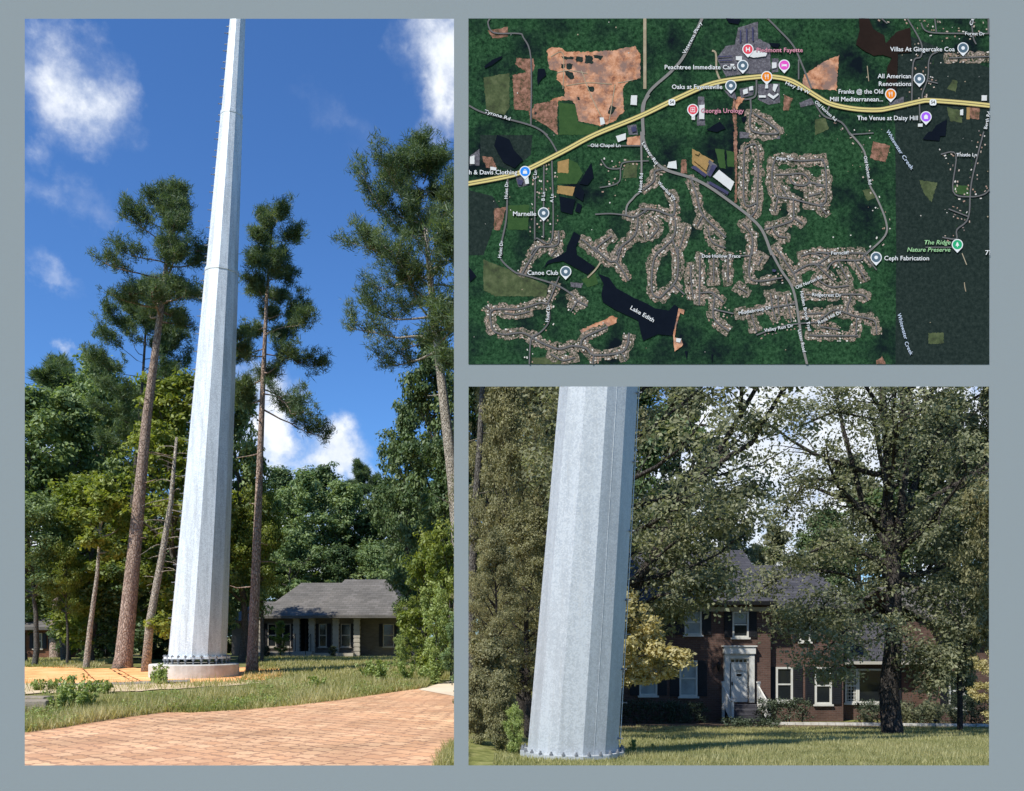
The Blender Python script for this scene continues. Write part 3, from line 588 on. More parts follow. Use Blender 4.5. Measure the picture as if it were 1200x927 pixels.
# ================================================================ steel poles
def pole(base,r0,taper,H,lean,rot,sections,mat,label,pegside,nsides=12,npeg=60,peg0=1.0,pegstep=.4,pegL=.16,pegr=.013,plateR=1.0,plateZ=.0,nbolt=24,bolt_r=.03,bolth=.16,gap=.1,seam=None,cable=None):
    e=empty('steel_pole',base,label,'pole')
    def ax(z): return np.array((lean[0]*z,lean[1]*z,z))
    z0=gap+.07
    secs=[0.0]+sections+[H]; over=1.0
    for i in range(len(secs)-1):
        a,b=secs[i],secs[i+1]; mb=MB(); k=1.0-.045*i
        za=a if i else z0
        za2=za-.0; pts=[ax(za2),ax(b)]; rd=[(r0-taper*za2)*k,(r0-taper*b)*k]
        rings=[]
        for p,r in zip(pts,rd): rings+=[p+np.array((r*math.cos(rot+2*math.pi*j/nsides),r*math.sin(rot+2*math.pi*j/nsides),0)) for j in range(nsides)]
        # rounded lip at the top of each lower section
        mb.add(rings,[(j,(j+1)%nsides,nsides+(j+1)%nsides,nsides+j) for j in range(nsides)]+[tuple(range(nsides,2*nsides))])
        mb.build('pole_section',mat,e)
        if i<len(secs)-2:
            mb=MB(); r=(r0-taper*b)*k; rings=[]
            for z,rr in ((b-.10,r*1.0),(b-.08,r*1.035),(b+.02,r*1.035),(b+.02,r*.90)): rings+=[ax(z)+np.array((rr*math.cos(rot+2*math.pi*j/nsides),rr*math.sin(rot+2*math.pi*j/nsides),0)) for j in range(nsides)]
            mb.add(rings,[(q*nsides+j,q*nsides+(j+1)%nsides,(q+1)*nsides+(j+1)%nsides,(q+1)*nsides+j) for q in range(3) for j in range(nsides)])
            mb.build('slip_joint',M['galv_dark'] if False else mat,e)
    mb=MB(); rings=[]
    for z in (gap,gap+.07): rings+=[np.array((plateR*math.cos(rot+2*math.pi*j/nsides),plateR*math.sin(rot+2*math.pi*j/nsides),z)) for j in range(nsides)]
    mb.add(rings,[(j,(j+1)%nsides,nsides+(j+1)%nsides,nsides+j) for j in range(nsides)]+[tuple(range(nsides,2*nsides)),tuple(reversed(range(nsides)))])
    mb.build('base_plate',mat,e)
    bm=None
    for j in range(nbolt):
        a=2*math.pi*(j+.5)/nbolt; rr=(r0+plateR)/2+.01
        if bm is None:
            m=MB(); m.tube([(0,0,-.05),(0,0,gap+.07+bolth)],[bolt_r,bolt_r],8); m.tube([(0,0,gap+.072),(0,0,gap+.072+bolth*.45)],[bolt_r*1.9]*2,6); m.tube([(0,0,gap-.06),(0,0,gap-.002)],[bolt_r*1.9]*2,6); bm=m.mesh('anchor_bolt'); bm.materials.append(M['galv_dark'])
        link('anchor_bolt',bm,e,None,(rr*math.cos(a),rr*math.sin(a),0))
    for j in range(npeg):
        z=peg0+j*pegstep
        if z>H-.3: break
        i=sum(1 for s in secs[1:-1] if z>s); r=(r0-taper*z)*(1-.045*i)
        a=pegside+(.10 if j%2 else -.22); c=ax(z); d=np.array((math.cos(a),math.sin(a),0)); m=MB()
        m.tube([c+d*(r*.96),c+d*(r*.96+pegL)],[pegr]*2,5); m.tube([c+d*(r*.97),c+d*(r*.97+.035)],[pegr*2.4]*2,6); m.tube([c+d*(r*.96+pegL-.012),c+d*(r*.96+pegL)],[pegr*1.7]*2,5)
        m.build('climbing_peg',M['galv_dark'],e)
    if seam is not None:
        m=MB(); a=seam; d=np.array((math.cos(a),math.sin(a),0))
        zz=np.linspace(z0+.02,secs[1]-.15,14); m.tube([ax(z)+d*((r0-taper*z)*math.cos(math.pi/nsides)+.001) for z in zz],[.0035]*14,5); m.build('weld_seam',mat,e)
    if cable is not None:
        m=MB(); d=np.array((math.cos(cable),math.sin(cable),0)); zz=np.linspace(z0+.1,secs[1]-.2,24)
        m.tube([ax(z)+d*((r0-taper*z)+.004) for z in zz],[.006]*24,5); m.build('safety_cable',M['galv'],e)
    return e
# tall pole (left view) on its round footing
D=28.0; fb=gp(228,D); top=WZ(779,26.9)
def footing():
    mb=MB(); r=1.40; n=64; z0=-.5; z1=top-fb[2]; R2=[(r,z0),(r,z1-.03),(r-.03,z1),(0.001,z1)]
    V=[(a*math.cos(2*math.pi*j/n),a*math.sin(2*math.pi*j/n),z) for a,z in R2 for j in range(n)]
    mb.add(V,[(q*n+j,q*n+(j+1)%n,(q+1)*n+(j+1)%n,(q+1)*n+j) for q in range(3) for j in range(n)])
    o=mb.build('concrete_footing',M['concrete'],None,False,fb)
    tag(o,'round pale concrete footing under the tall steel pole','footing')
footing()
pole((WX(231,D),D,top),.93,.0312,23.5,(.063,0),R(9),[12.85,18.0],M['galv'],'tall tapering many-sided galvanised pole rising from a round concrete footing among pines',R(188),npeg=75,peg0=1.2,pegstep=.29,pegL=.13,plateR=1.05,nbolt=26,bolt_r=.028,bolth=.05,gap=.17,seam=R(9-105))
# nearer pole (right view)
D=11.6; nb=gp(671,D)
fz=WZ(889,D-.6)
def footing2():
    mb=MB(); n=48; r=.82; z0=-.6; z1=.0; R2=[(r,z0),(r,z1-.02),(r-.02,z1),(0.001,z1)]
    V=[(a*math.cos(2*math.pi*j/n),a*math.sin(2*math.pi*j/n),z) for a,z in R2 for j in range(n)]
    mb.add(V,[(q*n+j,q*n+(j+1)%n,(q+1)*n+(j+1)%n,(q+1)*n+j) for q in range(3) for j in range(n)])
    tag(mb.build('concrete_footing',M['concrete'],None,False,(nb[0],D,fz-.08)),'low round concrete footing under the nearer steel pole, grass round it','footing')
footing2()
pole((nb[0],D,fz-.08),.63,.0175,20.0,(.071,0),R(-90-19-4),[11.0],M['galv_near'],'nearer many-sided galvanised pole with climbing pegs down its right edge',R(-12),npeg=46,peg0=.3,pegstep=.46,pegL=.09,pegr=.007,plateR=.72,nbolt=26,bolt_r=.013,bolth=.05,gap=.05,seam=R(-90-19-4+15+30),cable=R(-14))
M['kerb']=plain('weathered_concrete',[(.20,.16,.12),(.36,.31,.24)],scale=4,rough=1,bmp=.5,bdist=.02)
# kerb blocks at the left border
def block(px,D,w,d,h,rz,label,dz=0):
    m=MB(); m.box(-w/2,w/2,-d/2,d/2,-.1,h); me=m.mesh('concrete_block'); o=link('concrete_block',me,None,M['kerb']); o.location=gp(px,D,dz); o.rotation_euler=(0,0,rz)
    b=o.modifiers.new('b','BEVEL'); b.width=.02; b.segments=2
    tag(o,label,'concrete block','broken concrete blocks in the grass')
block(36,17.0,.75,.5,.26,.15,'larger pale concrete block at the left border above the brick paving')
block(34,18.6,.9,.4,.2,-.05,'low concrete slab behind the larger block at the left border')
# ================================================================ houses
def wallmat(): pass
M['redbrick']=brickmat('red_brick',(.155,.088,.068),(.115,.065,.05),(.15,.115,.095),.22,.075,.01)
M['greybrick']=brickmat('grey_brick',(.22,.19,.16),(.165,.145,.12),(.19,.175,.155),.24,.08,.01)
M['tanbrick']=brickmat('orange_brick',(.22,.09,.045),(.17,.065,.035),(.15,.10,.07),.22,.075,.01)
def shingle(name,a,b):
    m,nt,out=newmat(name); co=geopos(nt); s=nd(nt,'ShaderNodeSeparateXYZ',{0:co})
    vec=nd(nt,'ShaderNodeCombineXYZ',{0:s.outputs[0],1:s.outputs[2]}).outputs[0]
    bt=nd(nt,'ShaderNodeTexBrick',{'Vector':vec,'Color1':c4(a),'Color2':c4(b),'Mortar':c4(tuple(x*.6 for x in a)),'Scale':1,'Mortar Size':.008,'Brick Width':.4,'Row Height':.13})
    n=noise(nt,co,.8,6); col=mixc(nt,1,bt.outputs[0],ramp(nt,n,[(.3,(.8,.8,.8)),(.7,(1.15,1.12,1.1))]),'MULTIPLY')
    bs=nd(nt,'ShaderNodeBsdfPrincipled',{'Roughness':.95,'Specular IOR Level':.1,'Base Color':col}); nt.links.new(bump(nt,noise(nt,co,20),.3,.01),bs.inputs['Normal'])
    nt.links.new(bs.outputs[0],out.inputs[0]); return m
M['shingle']=shingle('grey_shingles',(.125,.118,.105),(.17,.16,.145))
M['slate']=shingle('dark_slate',(.06,.06,.07),(.085,.085,.095))
M['white']=plain('white_paint',[(.55,.54,.48),(.66,.65,.58)],scale=3,rough=.6,bmp=.05)
M['cream']=plain('cream_trim',[(.42,.39,.32),(.50,.47,.40)],scale=3,rough=.7,bmp=.05)
M['stonetrim']=plain('stone_trim',[(.36,.32,.26),(.46,.42,.35)],scale=3,rough=.9,bmp=.2)
M['shutter']=plain('dark_shutters',[(.012,.013,.015),(.02,.02,.024)],scale=5,rough=.6,bmp=.1)
M['black']=plain('black_gutter',[(.01,.01,.01)],rough=.5,bmp=0)
M['doorwhite']=plain('white_door',[(.60,.59,.54),(.66,.65,.60)],scale=2,rough=.5,bmp=.02)
M['curtain']=plain('pale_blinds',[(.24,.27,.26),(.40,.44,.42)],scale=2,rough=.8,bmp=0)
M['darkroom']=plain('dark_interior',[(.008,.008,.009)],bmp=0)
def glassmat():
    m,nt,out=newmat('window_glass'); bs=nd(nt,'ShaderNodeBsdfPrincipled',{'Roughness':.08,'Specular IOR Level':.6,'Base Color':(.015,.018,.02,1)})
    n=noise(nt,geopos(nt),1.2,2); nt.links.new(bump(nt,n,.05,.05),bs.inputs['Normal']); nt.links.new(bs.outputs[0],out.inputs[0]); return m
M['glass']=glassmat()
def window(e,x0,x1,z0,z1,y,frame,nx=1,nz=2,fw=.07,shut=None,glass='glass',sill=True,label=None,lites=0):
    """frame proud of the wall at local y, facing -Y"""
    m=MB(); yo,yi=y-.06,y+.02
    m.box(x0,x1,yo,yi,z1-fw,z1); m.box(x0,x1,yo,yi,z0,z0+fw); m.box(x0,x0+fw,yo,yi,z0+fw,z1-fw); m.box(x1-fw,x1,yo,yi,z0+fw,z1-fw)
    for i in range(1,nz):
        z=z0+(z1-z0)*i/nz; m.box(x0+fw,x1-fw,yo+.012,yi,z-.03,z+.03)
    for i in range(1,nx):
        x=x0+(x1-x0)*i/nx; m.box(x-.03,x+.03,yo+.012,yi,z0+fw,z1-fw)
    if lites:
        for i in range(1,lites):
            x=x0+(x1-x0)*i/lites; m.box(x-.01,x+.01,yo+.025,yi-.004,z0+fw,z1-fw)
        k=int(lites*(z1-z0)/(x1-x0)); 
        for i in range(1,k):
            z=z0+(z1-z0)*i/k; m.box(x0+fw,x1-fw,yo+.026,yi-.004,z-.01,z+.01)
    f=m.build('window',M[frame],e); tag(f,label)
    p=MB(); p.box(x0+fw-.01,x1-fw+.01,y-.012,y-.006,z0+fw-.01,z1-fw+.01); p.build('pane',M[glass],f)
    if sill: s=MB(); s.box(x0-.06,x1+.06,y-.11,y-.001,z0-.075,z0-.003); s.build('sill',M[frame],f)
    if shut:
        for a,b in ((x0-shut-.03,x0-.03),(x1+.03,x1+.03+shut)):
            s=MB(); s.box(a,b,y-.055,y-.005,z0,z1)
            k=int((z1-z0)/.09)
            for i in range(k):
                zz=z0+.06+i*.09
                if zz<z1-.09: s.box(a+.04,b-.04,y-.068,y-.056,zz,zz+.05)
            s.build('shutter',M['shutter'],e)
# --- left house: grey brick ranch under a hip roof
D=52.0; X=lambda p:WX(p,D)-WX(380,D); gz=G(WX(380,D),D)
Z=lambda q:WZ(q,D)-gz
LH=empty('hip_roof_house',(WX(380,D),D,gz),'low grey brick house with a hip roof and dark shutters behind the lawn','house')
m=MB()
m.box(X(303),X(348),0,9,-.6,Z(724)); m.box(X(366),X(419),0,9,-.6,Z(724)); m.box(X(348),X(366),1.9,9,-.6,Z(724)); m.box(X(419),X(482),.7,9.5,-.6,Z(723)); m.box(X(262),X(303),1.5,9,-.6,Z(729))
m.build('wall',M['greybrick'],LH)
def hip(x0,x1,y0,y1,ze,rx0,rx1,ry,zr,t=.16):
    m=MB(); m.add([(x0,y0,ze),(x1,y0,ze),(x1,y1,ze),(x0,y1,ze),(rx0,ry,zr),(rx1,ry,zr)],[(0,1,5,4),(1,2,5),(2,3,4,5),(3,0,4)])
    m.add([(x0,y0,ze-t),(x1,y0,ze-t),(x1,y1,ze-t),(x0,y1,ze-t),(x0,y0,ze-.003),(x1,y0,ze-.003),(x1,y1,ze-.003),(x0,y1,ze-.003)],[(0,3,2,1),(0,1,5,4),(1,2,6,5),(2,3,7,6),(3,0,4,7)]); return m
def ZZ(py,D2): return WZ(py,D2)-gz
hip((WX(300,51.2)-WX(380,D)),X(440),-.85,9.8,ZZ(721.5,51.2),WX(352,56)-WX(380,D),WX(430,56)-WX(380,D),4.3,ZZ(683,56.3)).build('roof',M['shingle'],LH)
hip(WX(366,50.8)-WX(380,D),X(486),-.95,10.4,ZZ(721,51)+.004,WX(404,56.5)-WX(380,D),WX(452,56.5)-WX(380,D),4.6,ZZ(679,56.6)).build('roof',M['shingle'],LH)
hip(X(258),X(306),.7,9.2,ZZ(728,52.7),X(272),X(306),5,ZZ(705,57)).build('roof',M['shingle'],LH)
m=MB(); m.box(X(300.5),X(419),-.80,-.70,ZZ(724.6,51.2),ZZ(722.9,51.2)); m.build('gutter',M['cream'],LH)
for p in (303,348.5,366.5,394.5,419):
    m=MB(); m.box(X(p)-.17,X(p)+.17,-.30,-.04,-.6,Z(725.2)); 
    for k in range(9): m.box(X(p)-.19,X(p)+.19,-.32,-.02,.05+k*.27,.22+k*.27)
    m.build('pilaster',M['stonetrim'],LH)
m=MB(); m.box(X(305),X(346),-1.4,-.01,-.6,Z(764)); m.box(X(369),X(417),-.9,-.35,-.6,Z(765)); m.build('low_wall',M['stonetrim'],LH)
for a,b in ((314,324),(331,341),(374,383),(399.5,411),(447,460)):
    y=-.0 if b<420 else .7
    window(LH,X(a),X(b),Z(758),Z(731),y,'stonetrim',1,2,.05,.22)
m=MB(); m.box(X(351),X(363),1.82,1.895,0.05,Z(729)); d=m.build('door',M['shutter'],LH); m=MB(); m.tube([(X(362),1.78,1.0),(X(362),1.78,1.12)],[.02,.02],6); m.build('handle',M['galv_dark'],d)
m=MB()
for k in range(3): m.box(X(347)-.2,X(367)+.2,-.8-.35*(3-k),-.8-.35*(2-k)-.004,-.6,.05+.13*k-.02)
m.box(X(347),X(367),-.8,1.8,-.6,.30); m.build('steps',M['stonetrim'],LH)
for s in (348,366): 
    m=MB(); m.tube([(X(s),-1.7,.1),(X(s),-1.7,.9),(X(s),-.4,1.35),(X(s),-.4,.3)],[.02]*4,6); m.build('handrail',M['black'],LH)
# --- far-left house
D=47; gl=G(WX(50,D),D); FL=empty('brick_cottage',(WX(50,D),D,gl),'orange brick house with a pale roof half hidden by trees at the far left','house')
x=lambda p:WX(p,D)-WX(50,D); z=lambda q:WZ(q,D)-gl
m=MB(); m.box(x(-40),x(82),0,7,-.6,z(736)); m.build('wall',M['tanbrick'],FL)
hip(x(-48),x(88),-.7,7.7,z(736)+.05,x(-10),x(60),3.5,z(710)).build('roof',M['shingle'],FL)
window(FL,x(40),x(50),z(760),z(742),0,'stonetrim',1,2,.05,.2); window(FL,x(62),x(70),z(760),z(742),0,'stonetrim',1,2,.05,.2)
m=MB(); m.box(x(20),x(30),-.05,-.002,0,z(742)); m.build('door',M['shutter'],FL)
# --- right house: two-storey red brick
D=35.0; gr=G(WX(866,D),D); X=lambda p:WX(p,D)-WX(866,D); Z=lambda q:WZ(q,D)-gr
BH=empty('brick_house',(WX(866,D),D,gr),'two-storey dark red brick house with a white front door behind the oak','house')
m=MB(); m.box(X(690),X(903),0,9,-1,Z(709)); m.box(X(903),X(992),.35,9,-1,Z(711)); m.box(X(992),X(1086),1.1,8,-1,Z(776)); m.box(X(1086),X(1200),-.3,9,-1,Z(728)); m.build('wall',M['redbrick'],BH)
def gable(x0,x1,y0,y1,ze,zr,t=.18):
    yr=(y0+y1)/2; m=MB()
    for yy,zz in ((y0,ze),(y1,ze)): pass
    m.add([(x0,y0,ze),(x1,y0,ze),(x1,yr,zr),(x0,yr,zr),(x0,y1,ze),(x1,y1,ze),(x0,y0,ze-t),(x1,y0,ze-t),(x1,yr,zr-t),(x0,yr,zr-t),(x0,y1,ze-t),(x1,y1,ze-t)],
      [(0,1,2,3),(3,2,5,4),(7,6,9,8),(8,9,10,11),(0,6,7,1),(4,5,11,10),(0,3,9,6),(3,4,10,9),(1,7,8,2),(2,8,11,5)]); return m
gable(X(684),X(905),-.6,9.6,Z(706)+.05,WZ(652,D+4.4)-gr+.3).build('roof',M['slate'],BH)
gable(X(905.3),X(996),-.25,9.6,Z(709)+.02,WZ(662,D+4.4)-gr).build('roof',M['slate'],BH)
gable(X(990),X(1090),.5,8.4,Z(776)+.05,WZ(725,D+4.4)-gr).build('roof',M['slate'],BH)
gable(X(1080),X(1206),-.9,9.6,Z(728)+.05,WZ(688,D+4.4)-gr).build('roof',M['shingle'],BH)
m=MB(); m.box(X(684),X(904),-.70,-.601,Z(709.5),Z(706)+.02); m.build('gutter',M['black'],BH)
m=MB(); m.box(X(690),X(903),-.06,-.002,Z(716.5),Z(711.5)); m.build('frieze_board',M['cream'],BH)
m=MB(); m.box(X(1081),X(1205),-1.0,-.901,Z(732),Z(727)); m.box(X(990),X(1090),.38,.498,Z(779),Z(775.5)); m.build('frieze_board',M['cream'],BH)
m=MB(); m.add([(X(1074),-.33,Z(776)),(X(1088),-.33,Z(776)),(X(1084),-.33,Z(763)),(X(1074),-.28,Z(776)),(X(1088),-.28,Z(776)),(X(1084),-.28,Z(763))],[(0,1,2),(5,4,3),(0,2,5,3),(2,1,4,5),(0,3,4,1)]); m.box(X(1084),X(1088),-.33,-.302,Z(790),Z(776.2)); m.build('gable_trim',M['white'],BH)
sh=.36
window(BH,X(755),X(775),Z(744),Z(714.5),0,'white',1,2,.07,sh,'curtain'); window(BH,X(802),X(822),Z(744),Z(714.5),0,'white',1,2,.07,sh,'curtain')
window(BH,X(858),X(877),Z(747),Z(716.8),0,'white',1,2,.07,sh-.06,'glass')
m=MB(); m.box(X(860.3),X(874.7),-.02,-.014,Z(730.5),Z(719)); m.build('blind',M['curtain'],BH)
window(BH,X(749),X(770),Z(815),Z(776),0,'white',1,2,.07,sh,'curtain'); window(BH,X(796),X(817),Z(816),Z(774),0,'white',1,2,.07,sh,'curtain')
window(BH,X(912),X(932),Z(823),Z(782),.35,'white',1,2,.08,sh,'glass'); window(BH,X(958),X(978),Z(826),Z(782),.35,'white',1,2,.08,sh,'glass')
window(BH,X(940),X(953),Z(752),Z(728),.35,'white',1,2,.06,sh-.1,'glass')
window(BH,X(1002),X(1017),Z(826),Z(785),1.1,'white',1,2,.07,None,'glass',lites=4); window(BH,X(1017.3),X(1052),Z(826),Z(785),1.1,'white',1,1,.07,None,'glass'); window(BH,X(1052.3),X(1058),Z(826),Z(785),1.1,'white',1,2,.05,None,'glass')
for a,b in ((993,1001),(1058.6,1070)):
    m=MB(); m.box(X(a),X(b),1.04,1.095,Z(826),Z(785)); m.build('shutter',M['shutter'],BH)
window(BH,X(1107),X(1126),Z(830),Z(788),-.3,'white',1,2,.07,sh-.05,'glass'); window(BH,X(1144),X(1163),Z(750),Z(732.5),-.3,'white',1,2,.07,None,'glass')
# front door with surround, transom, notices
m=MB(); m.box(X(848),X(854),-.16,-.001,Z(823),Z(766)); m.box(X(877),X(883),-.16,-.001,Z(823),Z(766)); m.box(X(847),X(884),-.22,-.001,Z(766),Z(758))
m.box(X(845.5),X(885.5),-.26,-.001,Z(758)+.002,Z(756.4)); m.box(X(854),X(877),-.12,-.001,Z(771.5),Z(766)-.002); m.build('door_surround',M['doorwhite'],BH)
m=MB(); m.box(X(856),X(875.5),-.06,-.001,Z(822.5),Z(777.4)); 
for xa,xb in ((857.5,864.6),(866.9,874)):
    for za,zb in ((818,804),(801,789),(786.5,780)):
        m.box(X(xa),X(xb),-.075,-.0605,Z(za),Z(zb))
d=m.build('door',M['doorwhite'],BH)
m=MB(); m.tube([(X(857.2),-.11,Z(803)),(X(857.2),-.11,Z(799))],[.03,.03],6); m.build('handle',M['black'],d)
for k,(za,zb) in enumerate(((787.5,784.8),(792.3,789.5))):
    m=MB(); m.box(X(862.5),X(868.5),-.083,-.078,Z(za),Z(zb)); m.build('door_notice',M['stonetrim'] if k==0 else M['black'],d)
m=MB(); m.box(X(854.2),X(876.8),-.05,-.001,Z(777.2),Z(771.7)); t=m.build('transom',M['doorwhite'],BH)
for k in range(4):
    m=MB(); m.box(X(856.4+k*4.8),X(860.2+k*4.8),-.056,-.0505,Z(776),Z(772.8)); m.build('pane',M['glass'],t)
m=MB(); m.tube([(X(841.5),-.12,Z(786)),(X(841.5),-.12,Z(782)),(X(841.5),-.12,Z(778)),(X(841.5),-.12,Z(775))],[.03,.08,.1,.02],8); m.box(X(841.5)-.02,X(841.5)+.02,-.1,-.001,Z(783),Z(781)); m.build('wall_lantern',M['black'],BH)
m=MB()
for k in range(5): m.box(X(849),X(883),-1.75+k*.3,-1.45+k*.3-.003 if k<4 else -.002,-.6,.10+k*.165)
m.build('steps',M['slate'],BH)  # brick steps in the dark slate colour, which stands in for shade on them
for s in (845,886):
    m=MB(); xx=X(s)
    for yy,h in ((-1.8,0),(-.35,.62)):
        m.box(xx-.05,xx+.05,yy-.05,yy+.05,-.3,h+1.0); m.box(xx-.07,xx+.07,yy-.07,yy+.07,h+1.0,h+1.07)
    for o_ in (.18,.88): m.tube([(xx,-1.75,o_+.0),(xx,-.35,o_+.62)],[.035,.035],6)
    for k in range(8): yy=-1.6+k*.16; m.box(xx-.018,xx+.018,yy-.018,yy+.018,.18+(yy+1.75)*.443,.9+(yy+1.75)*.443)
    m.build('railing',M['doorwhite'],BH)
# mailbox-like garden lights on the lawn
for px,lb in ((888,'tiny dark garden light on the lawn left of the oak'),(1096,'tiny dark garden light under the leggy shrub')):
    e=empty('garden_light',gp(px,28.5),lb,'garden light','garden lights on the lawn')
    m=MB(); m.tube([(0,0,-.05),(0,0,.26)],[.012,.012],6); m.build('stake',M['black'],e); m=MB(); m.tube([(0,0,.26),(0,0,.30),(0,0,.34)],[.07,.08,.02],10); m.build('lamp_shade',M['black'],e)
# ================================================================ display board with openings
BD=2.0
def bx(px): return WX(px,BD)
def bz(py): return WZ(py,BD)
def board():
    t=.012; sp=.0095
    ox=[29,532,549,1159]; L,Rr=-260,1460; top,bot=-130,1540
    F={}; V=[];Fc=[]
    def vid(x,y,z):
        k=(round(x,5),round(y,5),round(z,5))
        if k not in F: F[k]=len(V); V.append(k)
        return F[k]
    def q(a,b,c,d): Fc.append((vid(*a),vid(*b),vid(*c),vid(*d)))
    xs=[L,29,532,549,1159,Rr]; ys=[top,22,453,897,bot]
    for y0,off,flip in ((BD,0,False),(BD+t,sp,True)):
        X=[bx(L),bx(29)-off,bx(532)+off,bx(549)-off,bx(1159)+off,bx(Rr)]
        Zt=[bz(top),bz(22)+off,bz(453)+off,bz(897)-off,bz(bot)]
        for i in range(5):
            for j in range(4):
                if i==1 and j in (1,2): continue
                if i==3 and j==2: continue
                p=[(X[i],y0,Zt[j]),(X[i],y0,Zt[j+1]),(X[i+1],y0,Zt[j+1]),(X[i+1],y0,Zt[j])]
                q(*(p if not flip else p[::-1]))
    # splayed reveals
    for a,b,c,d in ((29,532,22,897),(549,1159,453,897)):
        f=[(bx(a),BD,bz(c)),(bx(b),BD,bz(c)),(bx(b),BD,bz(d)),(bx(a),BD,bz(d))]
        k=[(bx(a)-sp,BD+t,bz(c)+sp),(bx(b)+sp,BD+t,bz(c)+sp),(bx(b)+sp,BD+t,bz(d)-sp),(bx(a)-sp,BD+t,bz(d)-sp)]
        for i in range(4): j=(i+1)%4; q(f[i],f[j],k[j],k[i])
    # outer rim
    f=[(bx(L),BD,bz(top)),(bx(Rr),BD,bz(top)),(bx(Rr),BD,bz(bot)),(bx(L),BD,bz(bot))]; k=[(x,BD+t,z) for x,y,z in f]
    for i in range(4): j=(i+1)%4; q(f[j],f[i],k[i],k[j])
    mb=MB(); mb.v=V; mb.f=Fc
    tag(mb.build('display_board',M['board']),'flat blue-grey board standing upright with two cut openings and an aerial map on it','display board')
board()
# ================================================================ aerial map print
MAP=empty('aerial_map',(bx(854),BD-.001,bz(427)),'printed aerial map with roads, place names and coloured pins on the grey-blue board','map')
TO={'A':(545,15),'B':(750,15),'C':(955,15),'D':(545,155),'E':(750,155),'F':(955,155),'G':(545,290),'H':(750,290),'I':(955,290)}
def T(s,*pts): o=TO[s]; return [(o[0]+x/5.581,o[1]+y/5.581) for x,y in pts]
def ml(p,lay): return ((p[0]-854)*.002,-lay*.00004,(427-p[1])*.002)
CX0,CX1,CY0,CY1=549,1159,22,427
def clip(poly):
    def cl(P,ins,inter):
        o=[]
        for i in range(len(P)):
            a,b=P[i-1],P[i]
            if ins(b):
                if not ins(a): o.append(inter(a,b))
                o.append(b)
            elif ins(a): o.append(inter(a,b))
        return o
    for k,v,s in ((0,CX0,1),(0,CX1,-1),(1,CY0,1),(1,CY1,-1)):
        if not poly: break
        poly=cl(poly,lambda p:(p[k]-v)*s>=0,lambda a,b:(lambda t:(a[0]+(b[0]-a[0])*t,a[1]+(b[1]-a[1])*t))((v-a[k])/(b[k]-a[k]+1e-12)))
    return poly
def catm(P,st=5,closed=False):
    if len(P)<3: return P
    out=[]; n=len(P)
    for i in range(n-1 if not closed else n):
        g=(lambda j:P[j%n]) if closed else (lambda j:P[min(max(j,0),n-1)])
        a,b,c,d=[np.array(g(i+k),float) for k in (-1,0,1,2)]
        for s in range(st):
            t=s/st; out.append(tuple(.5*((2*b)+(c-a)*t+(2*a-5*b+4*c-d)*t*t+(3*b-a-3*c+d)*t**3)))
    if not closed: out.append(tuple(P[-1]))
    return out
def jag(P,amp,seed,step=2.0):
    r=random.Random(seed); out=[]
    for i in range(len(P)):
        a,b=P[i],P[(i+1)%len(P)]; L=math.hypot(b[0]-a[0],b[1]-a[1]); k=max(1,int(L/step))
        for j in range(k): t=j/k; out.append((a[0]+(b[0]-a[0])*t+r.uniform(-amp,amp),a[1]+(b[1]-a[1])*t+r.uniform(-amp,amp)))
    return out
class MM(MB):
    def poly(s,P,lay):
        P=clip(P)
        if len(P)>=3: s.add([ml(p,lay) for p in P],[tuple(range(len(P)))])
    def ribbon(s,P,w,lay,st=5):
        P=[p for p in catm(P,st)]; n=len(P); Lf=[];Rt=[]
        for i in range(n):
            a=np.array(P[max(i-1,0)]);b=np.array(P[min(i+1,n-1)]); d=b-a; d=d/(np.linalg.norm(d)+1e-9); nrm=np.array((-d[1],d[0]))*w/2
            Lf.append(tuple(np.array(P[i])+nrm)); Rt.append(tuple(np.array(P[i])-nrm))
        for i in range(n-1): s.poly([Lf[i],Lf[i+1],Rt[i+1],Rt[i]],lay)
def mapmat(name,stops,scale=60,detail=8,rough=.72,lo=.3,hi=.7,second=None):
    stops=[tuple(x*.85 for x in c) for c in stops]
    m,nt,out=newmat(name); co=geopos(nt); n=noise(nt,co,scale,detail,rough)
    col=ramp(nt,n,[(lo+(hi-lo)*i/max(1,len(stops)-1),c) for i,c in enumerate(stops)]) if len(stops)>1 else None
    if second:
        n2=noise(nt,co,second[0],6,.6); f=nd(nt,'ShaderNodeMapRange',{0:n2,1:second[2],2:second[3]}).outputs[0]; col=mixc(nt,f,col,second[1])
    bs=nd(nt,'ShaderNodeBsdfPrincipled',{'Roughness':.95,'Specular IOR Level':0})
    if col is None: bs.inputs['Base Color'].default_value=c4(stops[0])
    else: nt.links.new(col,bs.inputs['Base Color'])
    nt.links.new(bs.outputs[0],out.inputs[0]); return m
m_for=mapmat('map_forest',[(.008,.020,.012),(.018,.055,.024),(.036,.095,.042),(.065,.14,.065)],110,8,.8,.36,.66,(9,(.006,.010,.014),.46,.66))
m_dark=mapmat('map_dark_forest',[(.013,.022,.02),(.023,.036,.031),(.04,.055,.048)],110,8,.8,.36,.66)
m_water=mapmat('map_water',[(.006,.009,.016),(.009,.013,.022)],20)
m_brown=mapmat('map_brown_water',[(.02,.014,.012),(.035,.022,.018)],15)
m_earth=mapmat('map_bare_earth',[(.22,.10,.07),(.50,.22,.12),(.68,.34,.20),(.78,.42,.27)],45,9,.75,.36,.62,(22,(.25,.155,.125),.48,.60))
m_earth2=mapmat('map_mixed_earth',[(.05,.06,.03),(.26,.13,.09),(.45,.24,.17)],70,9,.8,.38,.62)
m_pale=mapmat('map_pale_track',[(.32,.25,.16),(.50,.42,.30)],60)
